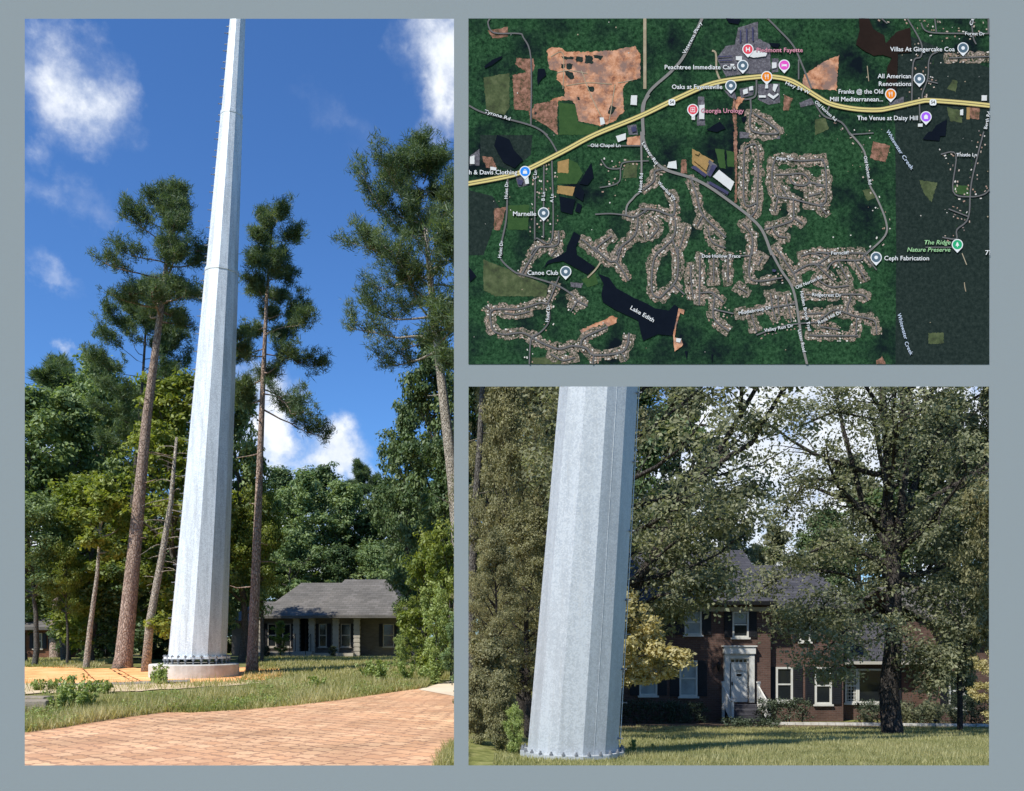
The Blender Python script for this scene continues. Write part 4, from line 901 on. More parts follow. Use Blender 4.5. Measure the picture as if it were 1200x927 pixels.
m_field=mapmat('map_field',[(.05,.06,.035),(.085,.11,.05),(.14,.16,.08)],40,8,.7,.35,.65)
m_fieldg=mapmat('map_green_field',[(.035,.08,.028),(.06,.12,.04)],50)
m_oran=mapmat('map_crop_field',[(.30,.20,.08),(.50,.30,.12)],60)
m_grey=mapmat('map_car_park',[(.07,.065,.075),(.15,.14,.16),(.30,.29,.30)],160,6,.9,.38,.68)
m_plot=mapmat('map_gardens',[(.012,.032,.017),(.035,.06,.03),(.27,.205,.16),(.54,.43,.36)],260,6,.95,.39,.59)
m_roof=mapmat('map_roofs',[(.55,.50,.44),(.75,.72,.66)],30)
m_white=mapmat('map_white_roofs',[(.70,.69,.66),(.8,.8,.78)],30)
m_blue=mapmat('map_blue_roofs',[(.05,.05,.11),(.09,.09,.16)],100)
m_road=mapmat('map_road_grey',[(.155,.15,.15)]); m_road2=mapmat('map_road_light',[(.25,.235,.22)])
m_yel=mapmat('map_highway_yellow',[(.76,.62,.24)]); m_yd=mapmat('map_highway_edge',[(.17,.14,.08)])
def bp(name,mb,mat): 
    if mb.f: return mb.build(name,mat,MAP)
def polys(name,mat,lst,lay,amp=.5,smooth=False,seed=1):
    for k,P in enumerate(lst):
        mb=MM(); mb.poly(jag(P,amp,seed*77+k,1.6) if amp else P,lay+k*.11); bp(name,mb,mat)
mb=MM(); mb.poly([(549,22),(1159,22),(1159,427),(549,427)],0); bp('print_sheet',mb,m_for)
polys('dark_forest_area',m_dark,[[(1048,48),(1060,40),(1090,52),(1159,80),(1159,427),(1049,427),(1050,300)],T('D',(25,380),(180,420),(240,520),(180,640),(120,805),(25,805)),T('D',(100,20),(440,20),(430,150),(300,250),(100,180))],2,.3)
polys('earthworks',m_earth,[T('A',(535,245),(570,225),(625,230),(660,255),(780,258),(960,250),(1110,220),(1145,270),(1145,430),(1050,460),(1030,500),(1040,650),(990,690),(985,705),(890,745),(740,710),(720,600),(700,575),(610,575),(602,640),(540,640),(440,680),(438,628),(540,600),(580,560),(650,550),(650,490),(600,440),(605,385),(550,370)),
   T('C',(0,360),(60,320),(155,280),(140,510),(0,500),(-85,500),(-75,410)),T('D',(1060,40),(1150,20),(1150,90),(1060,85)),T('G',(750,540),(900,480),(960,450),(995,460),(985,500),(930,515),(830,545),(770,575)),T('B',(640,550),(690,560),(650,600),(630,640),(600,620))],4,.7)
polys('reddish_clearing',m_earth2,[T('A',(335,295),(450,305),(455,370),(430,400),(440,560),(430,730),(415,640),(320,635),(310,410),(400,390),(330,340)),T('A',(450,600),(600,575),(605,800),(530,740),(440,690)),
   T('A',(150,120),(280,95),(280,160),(180,170)),T('D',(190,500),(270,490),(230,640),(190,640)),T('E',(610,0),(635,0),(632,460),(618,460),(622,300)),T('B',(615,560),(630,640),(635,800),(620,800),(600,640)),T('E',(270,180),(300,180),(310,270),(265,270)),T('D',(110,160),(180,165),(210,240),(140,235)),T('F',(380,60),(490,90),(460,200),(360,170)),T('B',(940,540),(1000,560),(970,640),(935,640)),T('C',(1000,600),(1080,600),(1070,700),(1010,690)),T('I',(400,740),(440,715),(460,765),(400,765))],6,.6)
polys('scrub_in_earthworks',m_dark,[T('A',(720,285),(775,290),(770,325),(730,325)),T('A',(785,280),(835,285),(835,335),(780,335)),T('A',(840,280),(900,285),(890,310),(845,300)),T('A',(630,285),(710,290),(705,310),(640,308)),T('A',(665,335),(705,335),(700,370),(665,372)),
   T('A',(630,335),(650,335),(650,365),(630,365)),T('A',(800,480),(845,490),(840,520),(805,510)),T('A',(650,380),(700,390),(720,430),(690,440),(655,410)),T('A',(735,550),(750,550),(750,570),(735,570)),T('A',(950,610),(990,620),(960,670),(930,660)),T('A',(455,650),(470,655),(465,670),(452,668))],6.5,.8)
polys('field',m_field,[T('A',(120,425),(290,395),(290,620),(260,670),(140,650)),T('G',(120,80),(330,165),(540,250),(530,330),(430,320),(200,320),(120,280)),T('C',(900,440),(930,450),(920,520),(860,500)),T('F',(310,380),(370,365),(400,430),(340,450)),T('F',(680,315),(800,330),(760,460),(710,400)),T('I',(740,560),(840,560),(840,630),(740,630)),T('C',(0,700),(70,690),(90,760),(0,805)),T('D',(1050,180),(1130,200),(1120,300),(1030,300)),T('G',(440,720),(680,720),(680,765),(440,765)),T('C',(860,620),(960,640),(960,720),(880,710))],6,.6)
polys('green_field',m_fieldg,[T('D',(280,480),(420,475),(410,640),(280,640)),T('D',(680,180),(730,200),(770,270),(730,340),(600,340),(605,265),(675,270)),T('E',(490,110),(550,115),(560,240),(520,235)),T('E',(565,120),(615,130),(615,230),(570,225)),T('A',(615,590),(720,600),(740,720),(870,750),(860,800),(615,800)),T('G',(760,210),(850,170),(870,240),(800,260)),T('F',(900,350),(1000,350),(1010,420),(910,400))],7,.4)
polys('crop_field',m_oran,[T('D',(605,195),(680,175),(675,270),(605,265)),T('D',(605,350),(720,360),(700,420),(600,400)),T('E',(340,110),(480,190),(430,285),(340,210)),T('C',(990,620),(1010,620),(1010,700),(990,700))],8,.3)
polys('car_park',m_grey,[T('B',(640,100),(770,60),(770,170),(850,210),(855,370),(830,400),(700,400),(560,420),(500,300),(560,220),(620,210)),T('B',(770,470),(910,465),(915,590),(840,605),(770,570)),T('B',(650,500),(750,480),(740,540),(660,560)),T('B',(860,300),(905,300),(905,390),(860,395)),T('B',(380,550),(420,550),(425,740),(370,740)),T('B',(1040,590),(1120,560),(1140,600),(1050,620)),
   T('E',(330,230),(360,220),(440,280),(420,300)),T('E',(450,180),(505,220),(460,300),(435,280)),T('E',(440,320),(580,400),(570,420),(430,340)),T('D',(30,160),(95,110),(95,220),(30,220)),T('D',(330,290),(410,280),(415,350),(350,360)),T('B',(550,510),(620,520),(630,570),(580,550)),T('E',(650,0),(915,0),(915,45),(650,40)),T('C',(480,590),(580,550),(580,590),(490,610)),T('G',(690,230),(770,235),(760,265),(690,260)),T('A',(1060,740),(1120,730),(1130,800),(1070,800))],8,.3)
# streets
ST=[]
def st(s,w,res,*pts): ST.append((T(s,*pts),w,res))
st('A',2.0,0,(165,40),(150,75),(190,135),(350,140),(380,165),(430,300),(430,740)); st('A',2.4,0,(25,610),(130,660),(430,740),(540,805)); st('D',2.2,0,(510,0),(560,60),(600,130))
st('A',4.5,0,(1200,540),(1160,620),(1165,805)); st('B',4,0,(405,40),(290,280),(200,390),(60,520),(20,640),(20,805))
st('E',4,0,(15,0),(30,80),(80,170),(160,245),(330,300),(450,360),(620,480),(720,560),(800,650),(860,805)); st('H',3.4,0,(840,0),(920,150),(1000,280),(1040,500),(1060,640),(1090,765))
st('D',2.6,0,(1150,0),(1150,350),(1110,420),(1060,480),(1050,545)); st('D',2,1,(1050,545),(1110,555),(1200,500)); st('E',2.4,1,(0,505),(100,510),(210,545),(225,470),(200,400)); st('D',1.8,0,(800,92),(1150,92))
st('D',2,0,(850,540),(950,535),(1050,545)); st('D',1.7,.5,(1200,190),(1040,200),(1010,240),(930,235),(890,180)); st('D',1.7,.5,(1015,240),(1010,320),(960,350),(880,365)); st('D',2,1,(1130,555),(1110,670),(1010,760),(990,805))
st('D',2,.5,(460,240),(455,670),(470,695),(570,695),(567,190)); st('D',2,.5,(515,220),(512,695)); st('D',2.4,0,(278,300),(270,560),(240,720),(240,805)); st('D',2,1,(430,800),(470,755),(600,740),(610,650))
st('G',2.4,0,(235,0),(235,80),(320,160),(380,180),(590,245),(700,310)); st('G',2,1,(700,310),(735,350),(800,385)); st('G',2,1,(375,170),(420,90),(480,0)); st('G',1.8,0,(590,250),(615,190)); st('G',2,1,(590,250),(540,365),(490,365),(350,405),(180,410),(170,500),(190,550),(260,570),(370,560),(440,590))
st('G',2,.6,(545,365),(550,480),(500,550),(440,590),(425,640),(420,765)); st('G',2.4,1,(440,590),(500,625),(610,665),(700,645),(790,660),(840,705),(1010,690),(1060,640),(1070,560)); st('G',2.2,1,(755,640),(780,590),(930,520)); st('G',2,1,(840,0),(940,90),(990,100),(1070,220)); st('G',1.8,1,(990,100),(1020,0)); st('G',1.8,1,(130,385),(180,420)); st('G',1.8,1,(735,350),(690,420)); st('G',1.8,1,(840,705),(835,765)); st('G',1.8,1,(1020,690),(1050,740))
st('D',2,1,(760,700),(820,750),(860,790)); st('D',2,1,(960,680),(860,760),(900,805))
st('E',2,1,(150,245),(95,260),(90,320),(20,380)); st('E',2.4,1,(330,300),(370,420),(410,545),(560,690)); st('E',2,1,(410,545),(370,620)); st('E',2,1,(680,105),(680,460),(760,465)); st('E',2,1,(680,105),(765,100),(765,400),(760,500),(720,560))
st('E',2.2,1,(1200,180),(1040,190),(880,185),(875,400),(1000,440),(1160,480),(1200,480)); st('E',2,1,(880,280),(960,280),(1060,275),(1105,320),(1070,350),(1000,340),(970,290)); st('E',2,1,(1105,330),(1200,350)); st('E',2,1,(1000,440),(1000,560),(960,595),(810,640)); st('E',1.8,1,(900,420),(880,520)); st('E',2,1,(210,545),(230,600),(210,700),(100,800)); st('E',2,1,(210,700),(245,805))
st('E',2,1,(670,600),(730,680),(730,805)); st('E',1.8,1,(860,620),(900,680),(960,690)); st('E',1.8,1,(1000,560),(1060,600)); st('B',2.4,1,(720,660),(720,760),(780,790),(900,790),(860,740),(740,660)); st('B',2.4,0,(720,560),(725,660)); st('B',2.4,0,(760,440),(755,540),(720,565),(680,570))
st('H',2.2,1,(160,0),(90,80),(75,280),(120,330),(160,300),(240,200),(245,0)); st('H',2,1,(215,245),(290,310)); st('H',2,1,(390,55),(385,380)); st('H',2,1,(385,300),(480,305),(475,420),(490,480),(580,550)); st('H',1.8,1,(480,305),(545,360)); st('H',2,.7,(475,405),(610,435)); st('H',2,1,(640,437),(860,395),(1015,370)); st('H',1.8,1,(480,60),(480,230)); st('H',1.8,1,(573,60),(573,230)); st('H',1.8,.6,(400,57),(725,57))
st('H',2,1,(730,0),(722,210),(930,200)); st('H',2,1,(880,0),(1000,170),(1020,230)); st('H',2,1,(1000,170),(1100,115),(1200,120)); st('H',1.8,1,(850,300),(865,400),(890,480)); st('H',1.8,1,(950,310),(990,490)); st('H',1.8,1,(725,440),(760,560)); st('H',2,.8,(760,575),(900,525),(1040,500),(1200,490)); st('H',1.7,1,(1100,575),(1200,580)); st('H',1.7,1,(1080,310),(1200,320))
st('I',2,1,(0,35),(65,40),(85,60),(0,120)); st('I',2,.8,(75,150),(130,90),(290,85),(320,50),(380,0)); st('I',1.8,1,(0,110),(120,220)); st('I',1.8,1,(150,95),(215,220)); st('I',1.8,1,(255,90),(330,220)); st('I',1.8,1,(320,50),(400,150)); st('I',2,1,(0,315),(290,310),(340,350)); st('I',1.8,1,(235,320),(210,430),(340,465),(390,490),(400,570)); st('I',1.8,1,(0,500),(60,450),(130,410),(210,435)); st('I',1.8,1,(0,580),(280,580)); st('I',1.8,1,(270,460),(265,570)); st('I',1.8,1,(0,35),(320,40))
st('B',2.4,0,(830,40),(900,110),(1000,220),(1060,350),(1120,500)); st('B',2,0,(1035,310),(1035,440)); st('C',2,.3,(600,40),(690,200),(690,290),(640,330),(630,585)); st('C',1.7,.4,(430,40),(470,75)); st('C',1.9,.4,(690,70),(740,130),(960,140),(1140,140)); st('C',1.8,.3,(780,40),(790,130)); st('C',1.8,.4,(1020,40),(1030,160),(1050,210)); st('C',1.8,.4,(800,260),(760,280),(740,330),(735,430),(700,530),(700,570)); st('C',1.7,.6,(735,450),(800,465)); st('C',2.2,.2,(100,600),(70,660)); st('C',2.4,.2,(0,600),(60,680),(170,720),(230,805)); st('C',1.7,.4,(230,800),(380,790)); st('C',1.8,.3,(1130,40),(1130,140)); st('C',1.6,1,(870,300),(1140,290)); st('C',1.8,.2,(680,600),(685,720))
st('F',2.6,.3,(215,0),(320,130),(350,330),(400,430),(460,580),(455,680),(330,800)); st('F',2,.5,(1100,0),(1020,330),(1000,560),(925,640),(920,700),(830,690)); st('F',1.8,.4,(820,148),(918,150),(900,390),(1010,425),(1100,410),(1140,375)); st('F',1.8,.6,(870,505),(1000,555)); st('F',2,1,(0,180),(60,210),(70,440),(30,480),(75,540)); st('F',1.8,1,(0,350),(60,355)); st('F',1.4,0,(720,755),(890,755))
st('H',1.8,1,(330,120),(330,200),(345,330)); st('E',1.8,1,(300,620),(260,760)); st('E',1.8,1,(440,620),(470,720),(560,760)); st('H',1.8,1,(800,60),(770,120)); st('H',1.8,1,(1050,60),(1120,40),(1190,60)); st('H',1.8,1,(900,320),(905,440))
st('H',1.8,1,(1060,440),(1190,430)); st('I',1.8,1,(0,200),(100,260),(220,250)); st('I',1.8,1,(30,520),(160,540)); st('E',1.8,1,(920,350),(960,420)); st('E',1.8,1,(1100,420),(1180,400)); st('G',1.8,1,(600,20),(560,60)); st('G',1.8,1,(250,430),(330,440),(420,420)); st('E',1.8,1,(60,560),(120,620),(60,700)); st('D',1.8,1,(1150,600),(1180,700)); st('H',1.8,1,(640,260),(700,300)); st('G',1.8,1,(560,700),(640,740),(720,720))
# garden plots & roofs along streets
r=random.Random(4)
def along(P,step):
    P=catm(P,6); out=[];acc=0
    for i in range(len(P)-1):
        a,b=P[i],P[i+1]; L=math.hypot(b[0]-a[0],b[1]-a[1]); 
        while acc<L:
            t=acc/L; out.append(((a[0]+(b[0]-a[0])*t,a[1]+(b[1]-a[1])*t),((b[0]-a[0])/L,(b[1]-a[1])/L))); acc+=step
        acc-=L
    return out
pl=MM(); cols=[MM() for _ in range(5)]; lay=9
for P,w,res in ST:
    if not res: continue
    if res>=1: 
        for (p,d) in along(P,6.0):
            n=(-d[1],d[0])
            if r.random()<.06: continue
            hw=r.uniform(4.0,7.4); hl=r.uniform(3.6,4.6); lay+=.004
            q=[(p[0]+d[0]*a*hl+n[0]*b*hw,p[1]+d[1]*a*hl+n[1]*b*hw) for a,b in ((-1,-1),(-1.15,0),(-1,1),(0,1.15),(1,1),(1.2,0),(1,-1),(0,-1.15))]
            pl.poly([(x+r.uniform(-.9,.9),y+r.uniform(-.9,.9)) for x,y in q],lay)
for P,w,res in ST:
    if not res: continue
    for (p,d) in along(P,2.9 if res>=1 else 4.6):
        n=(-d[1],d[0])
        for sgn in (-1,1):
          for row in (0,1,2):
            if r.random()>min(1,res)*(.72,.40,.0)[row] or (row==2 and res<1): continue
            off=sgn*(2.9+row*2.5+r.uniform(-.5,.7)); a=math.atan2(d[1],d[0])+r.uniform(-.5,.5); s=r.uniform(.6,1.35); t=r.uniform(.45,.9)
            c=(p[0]+n[0]*off+d[0]*r.uniform(-.5,.5),p[1]+n[1]*off+d[1]*r.uniform(-.5,.5)); ca,sa=math.cos(a),math.sin(a); lay+=.0006
            cols[r.choice((0,0,1,1,2,3,4,4))].poly([(c[0]+ca*u*s-sa*v*t,c[1]+sa*u*s+ca*v*t) for u,v in ((-1,-1),(1,-1),(1,1),(-1,1))],11+lay*.1)
tag(bp('garden_plots',pl,m_plot),kind='stuff')
XS=[]
for k,c in enumerate([(.56,.44,.36),(.44,.29,.22),(.78,.72,.65),(.24,.19,.17),(.03,.06,.03)]): CK=('pale','brown','white','dark','hedge')[k]; xo=bp(CK+'_house_roofs',cols[k],mapmat('map_house_%s'%('cream','brown','white','dark','hedge')[k],[c])); tag(xo,kind='stuff')
r=random.Random(9); sc=[MM(),MM()]
for k in range(420):
    x=r.uniform(549,1159);y=r.uniform(22,427)
    ok=(600<x<1159 and 22<y<60 and x>1060) or (1050<x<1159 and 20<y<130) or (960<x<1045 and 150<y<290) or (1105<x<1159 and 160<y<270) or (700<x<765 and 165<y<235) or (560<x<600 and 200<y<290) or r.random()<.06
    if ok: s=r.uniform(.4,1.1); a=r.random()*3; sc[k%2].poly([(x+math.cos(a+q)*s,y+math.sin(a+q)*s) for q in (0,1.4,3.1,4.7)],13+k*.002)
tag(bp('scattered_roofs',sc[0],m_roof),kind='stuff'); tag(bp('scattered_clearings',sc[1],m_pale),kind='stuff')
polys('lake',m_water,[T('A',(125,355),(180,310),(245,285),(240,300),(180,345),(130,368)),T('A',(475,370),(520,370),(530,410),(490,450),(475,480),(470,440)),T('D',(210,20),(290,50),(320,120),(380,185),(325,238),(250,200),(215,140),(190,90)),T('D',(825,200),(840,300),(800,350),(745,340),(790,260)),T('D',(755,365),(780,400),(770,455),(715,420)),T('D',(615,420),(720,445),(700,540),(625,520)),T('D',(735,465),(765,480),(750,530),(718,520)),
   T('G',(710,-100),(755,-75),(725,0),(730,50),(850,130),(800,180),(640,90),(540,110),(505,150),(540,90),(610,60),(660,30),(665,0)),T('G',(870,175),(940,200),(990,270),(1100,330),(1190,370),(1240,400),(1330,415),(1370,375),(1400,400),(1385,480),(1355,580),(1260,570),(1165,612),(1155,590),(1130,480),(1090,460),(980,410),(900,360),(890,310),(905,240)),
   T('B',(840,200),(915,205),(900,235),(860,225)),T('B',(660,690),(695,675),(690,710),(670,725)),T('B',(430,770),(520,715),(560,760),(500,785)),T('F',(740,0),(820,0),(810,60),(700,50)),T('C',(790,740),(860,700),(850,810),(740,810)),T('G',(25,130),(75,190),(30,230)),T('H',(290,680),(310,680),(305,740)),T('H',(465,700),(475,700),(470,765)),T('B',(560,40),(660,45),(640,80),(580,70))],34,.15)
polys('muddy_lake',m_brown,[T('C',(285,40),(350,40),(380,110),(450,155),(460,205),(530,130),(620,100),(630,260),(540,270),(530,540),(500,560),(460,500),(470,360),(500,300),(440,280),(380,285),(300,240),(265,210),(290,120))],34,.3)
polys('dam_track',m_earth,[T('H',(250,400),(290,410),(285,440),(262,430),(240,500),(225,590),(270,605),(280,640),(225,685),(215,580),(235,480))],35,.3)
mb=MM(); mb.ribbon(T('A',(1175,40),(1175,500)),3.6,14); mb.ribbon(T('G',(800,200),(850,150),(885,100)),1.8,35); mb.ribbon(T('B',(470,250),(495,270),(500,380),(525,445)),2.2,14.2); mb.ribbon(T('C',(340,350),(350,450)),.9,14.1)
for P in ((760,380,830,560,900,700),(980,470,960,600,940,720),(1000,460,1040,455,1100,440),(660,480,800,460,960,470),(600,395,680,380,800,400),(560,290,640,270,640,500)): mb.ribbon(T('A',*[(P[i],P[i+1]) for i in (0,2,4)]),.9,14.4+P[0]*.001)
for P in ((960,40,980,90,990,115),(975,230,978,260,985,290)): mb.ribbon(T('I',*[(P[i],P[i+1]) for i in (0,2,4)]),1.0,14.3)
bp('pale_track',mb,m_pale)
for k,(P,w,res) in enumerate(sorted(ST,key=lambda t:-t[1])[:98]):
    mb=MM(); mb.ribbon(P,w*.82,38+k*.05); bp('main_road' if w>2.5 else 'street',mb,m_road2 if w>2.5 else m_road)
mb=MM()
for k,(P,w,res) in enumerate(sorted(ST,key=lambda t:-t[1])[98:]): mb.ribbon(P,w*.82,36+k*.05)
if mb.f: tag(bp('minor_streets',mb,m_road),kind='stuff')
HW=[(545,216.6)]+T('D',(270,293),(400,250),(640,130))+T('A',(850,800))+T('B',(0,680),(240,565),(480,465),(750,425),(880,425),(1000,455))+T('C',(0,545),(100,600),(250,632),(400,640),(500,625),(680,585),(750,578),(950,592),(1145,612))
for nm,w,mt,l in (('highway_edge',6.2,m_yd,48),('highway',4.9,m_yel,49),('highway_centre_line',.9,m_yd,50)):
    mb=MM(); mb.ribbon(HW,w,l); bp(nm,mb,mt)
polys('large_white_roof',m_white,[T('A',(1085,545),(1125,545),(1122,610),(1080,605)),T('D',(32,165),(62,155),(62,212),(32,212)),T('A',(880,690),(905,690),(915,730),(885,740)),T('B',(860,330),(890,330),(890,365),(860,370)),T('B',(870,470),(900,475),(880,525),(865,510)),T('B',(820,465),(835,465),(835,500),(815,500)),T('B',(670,510),(700,500),(705,530),(675,540)),T('B',(710,490),(735,485),(738,510),(712,515)),
  T('B',(775,545),(820,545),(820,560),(775,560)),T('B',(830,545),(870,570),(905,540),(900,530),(870,550),(840,530)),T('B',(625,290),(665,290),(665,320),(625,315)),T('B',(700,270),(760,250),(830,270),(820,290),(740,300),(710,290)),T('D',(165,230),(205,235),(205,255),(165,252)),T('D',(385,300),(412,290),(418,340),(395,345)),T('B',(385,610),(420,605),(418,700),(385,700)),T('D',(985,30),(1050,10),(1050,50),(1000,70)),T('E',(515,250),(615,330),(590,385),(475,295)),T('E',(185,200),(235,190),(240,245),(175,235)),T('H',(235,595),(270,600),(260,625),(235,620)),T('C',(1085,545),(1120,545),(1120,580),(1085,580)),T('C',(945,640),(965,635),(965,675),(945,675)),T('C',(670,730),(700,730),(700,750),(670,750)),T('B',(335,680),(358,680),(358,705),(335,705)),T('B',(590,340),(615,340),(612,352),(590,352))],51,.15)
polys('school_roofs',m_oran,[T('E',(345,160),(380,165),(450,210),(430,255),(350,190)),T('E',(355,125),(390,135),(380,155),(355,145))],52,.2)
polys('dark_roofs',m_blue,[T('E',(335,235),(350,222),(435,280),(425,298)),T('E',(470,215),(500,225),(460,295),(440,285)),T('E',(455,325),(580,395),(570,412),(445,340)),T('D',(340,310),(380,320),(370,350),(345,345)),T('A',(1085,755),(1115,745),(1120,780),(1090,785)),T('H',(865,145),(890,150),(880,165),(862,160)),T('B',(650,120),(660,120),(660,200),(650,200)),T('B',(690,110),(700,108),(700,200),(690,200)),T('B',(730,100),(740,98),(740,190),(730,190)),T('B',(505,290),(600,285),(600,292),(505,297)),T('B',(515,315),(600,312),(600,320),(515,322))],52.5,.1)
# lettering
def flat(name,stops): return mapmat(name,stops)
L_w=flat('label_white',[(.85,.85,.84)]); L_k=flat('label_halo',[(.02,.025,.025)]); L_p=flat('label_pink',[(.75,.32,.40)]); L_g=flat('label_green',[(.38,.66,.33)]); L_b=flat('label_blue',[(.60,.68,.80)])
def textmesh(s,halo=0,shear=0):
    cu=bpy.data.curves.new('t','FONT'); cu.body=s; cu.size=1; cu.align_x='CENTER'; cu.align_y='CENTER'; cu.resolution_u=2; cu.fill_mode='FRONT'; cu.shear=shear; cu.offset=halo
    o=bpy.data.objects.new('t',cu); COL.objects.link(o); dg=bpy.context.evaluated_depsgraph_get(); dg.update()
    me=bpy.data.meshes.new_from_object(o.evaluated_get(dg)); bpy.data.objects.remove(o); bpy.data.curves.remove(cu); me.materials.clear()
    return me
def mtext(s,a,b,size,mat,name='place_label',lay=60,halo=.035,fit=True,parent=None,shear=0,clipx=None,bold=.008):
    """lettering centred on the segment a->b (photo pixels on the print)"""
    ang=-math.atan2(b[1]-a[1],b[0]-a[0]); L=math.hypot(b[0]-a[0],b[1]-a[1])*.002
    out=None
    for k,(off,mt) in enumerate(((bold,mat),(halo,L_k))):
        if k==1 and not halo: continue
        me=textmesh(s,off,shear)
        co=np.zeros(len(me.vertices)*3); me.vertices.foreach_get('co',co); co=co.reshape(-1,3)
        if k==0: w=co[:,0].max()-co[:,0].min(); sy=size*.002; sx=(L/w if fit else sy)
        x=co[:,0]*sx; y=co[:,1]*sy; c=ml(((a[0]+b[0])/2,(a[1]+b[1])/2),lay-k*.6)
        X=c[0]+x*math.cos(ang)-y*math.sin(ang); Zc=c[2]+x*math.sin(ang)+y*math.cos(ang)
        lim=((CX0-854)*.002,(CX1-854)*.002); X=np.clip(X,*lim)
        o3=np.c_[X,np.full(len(X),c[1])-k*0,Zc]; me.vertices.foreach_set('co',o3.ravel()); me.update(); me.name=name
        me.materials.append(mt)
        if out is None: out=link(name,me,parent or MAP); 
        else: link('label_halo',me,out)
    return out
for s,x0,x1,y,mt in [('Piedmont Fayette',886,940,60,L_p),('Peachtree Immediate Care',778.5,861.5,80,L_w),('Oaks at Fayetteville',787,846,103,L_w),('Georgia Urology',821,871,131,L_p),('Villas At Gingercake Coa',1042.5,1118,59,L_w),('All American',1028,1067,90.5,L_w),('Renovations',1029,1067,99.5,L_w),
   ('Franks @ the Old',982,1034,108.5,L_w),('Mill Mediterranean...',972,1034,117.5,L_w),('The Venue at Daisy Hill',1004,1075,139.5,L_w),('h & Davis Clothing',549.5,606,203,L_w),('Marnelle',601,628,251.5,L_w),('Canoe Club',618,654,320.5,L_w),('Ceph Fabrication',1035.5,1088,303.5,L_w)]:
    mtext(s,(x0,y),(x1,y),7.4,mt)
for s,x0,x1,y in [('The Ridge',1082,1112.5,285),('Nature Preserve',1062,1112.5,293.5)]: mtext(s,(x0,y),(x1,y),7.2,L_g,shear=.22)
mtext('77',(1153.5,297),(1162,297),7.6,L_w)
mtext('Lake Edith',(739,361),(766,376.5),6.8,L_w,'water_label')
for s,a,b in [('Whitewater',(1039,154),(1056,181)),('Creek',(1057,183),(1068.5,199)),('Whitewater',(1052.5,368),(1061,398)),('Creek',(1060.5,401),(1067.5,416))]: mtext(s,a,b,6.2,L_b,'water_label')
for s,a,b in [('Tyrone Rd',(568,131.5),(598,140.5)),('Veterans Pkwy',(801,64),(821,27)),('Old Chapel Ln',(692,171.5),(727,171.5)),('Huiet Rd',(750,226),(751.5,204)),('Huiet Dr',(593,234),(594,214)),('Huiet Dr',(585.5,303),(588,283)),('Lester',(753,168),(759,182)),('Lester Rd',(753,168),(769,193)),('C Ln',(626.5,211),(627.5,201)),('B Ln',(636.5,236),(637,226)),('A Ln',(646.5,238),(647,228)),
   ('Waterlace Wy',(771,214),(791,235)),('Otter Cir',(909,187),(929,187)),('Hwy 54 W',(920,98),(948,110)),('Old Norton Rd',(955,120),(979,142)),('Old Norton Rd',(1013,184),(1019,217)),('Forest Dr',(1130,40.5),(1153,41)),('Thistle Ln',(1120,182.5),(1144,182.5)),('Berth Rd',(1154,152),(1158,132)),('Ferncliff',(973,297.5),(994,297)),('Doe Hollow Trace',(822,301),(867,301)),
   ('Old Norton Rd',(932,338),(962.5,325)),('Middlebrook Dr',(865,368),(903,361)),('Valley Run Dr',(895,388),(929,382)),('Hidden Brook Trail',(938.5,342),(948,388)),('Lester Road',(936,387),(942,413)),('Ridgecrest Dr',(951,346),(985,347)),('Rock Hill Dr',(958,379),(985,366)),('Huiet Dr',(641,378),(643,358)),('Ct',(1137,31),(1139,23))]:
    if s=='Lester': continue
    mtext(s,a,b,5.6,L_w,'road_label',halo=.04)
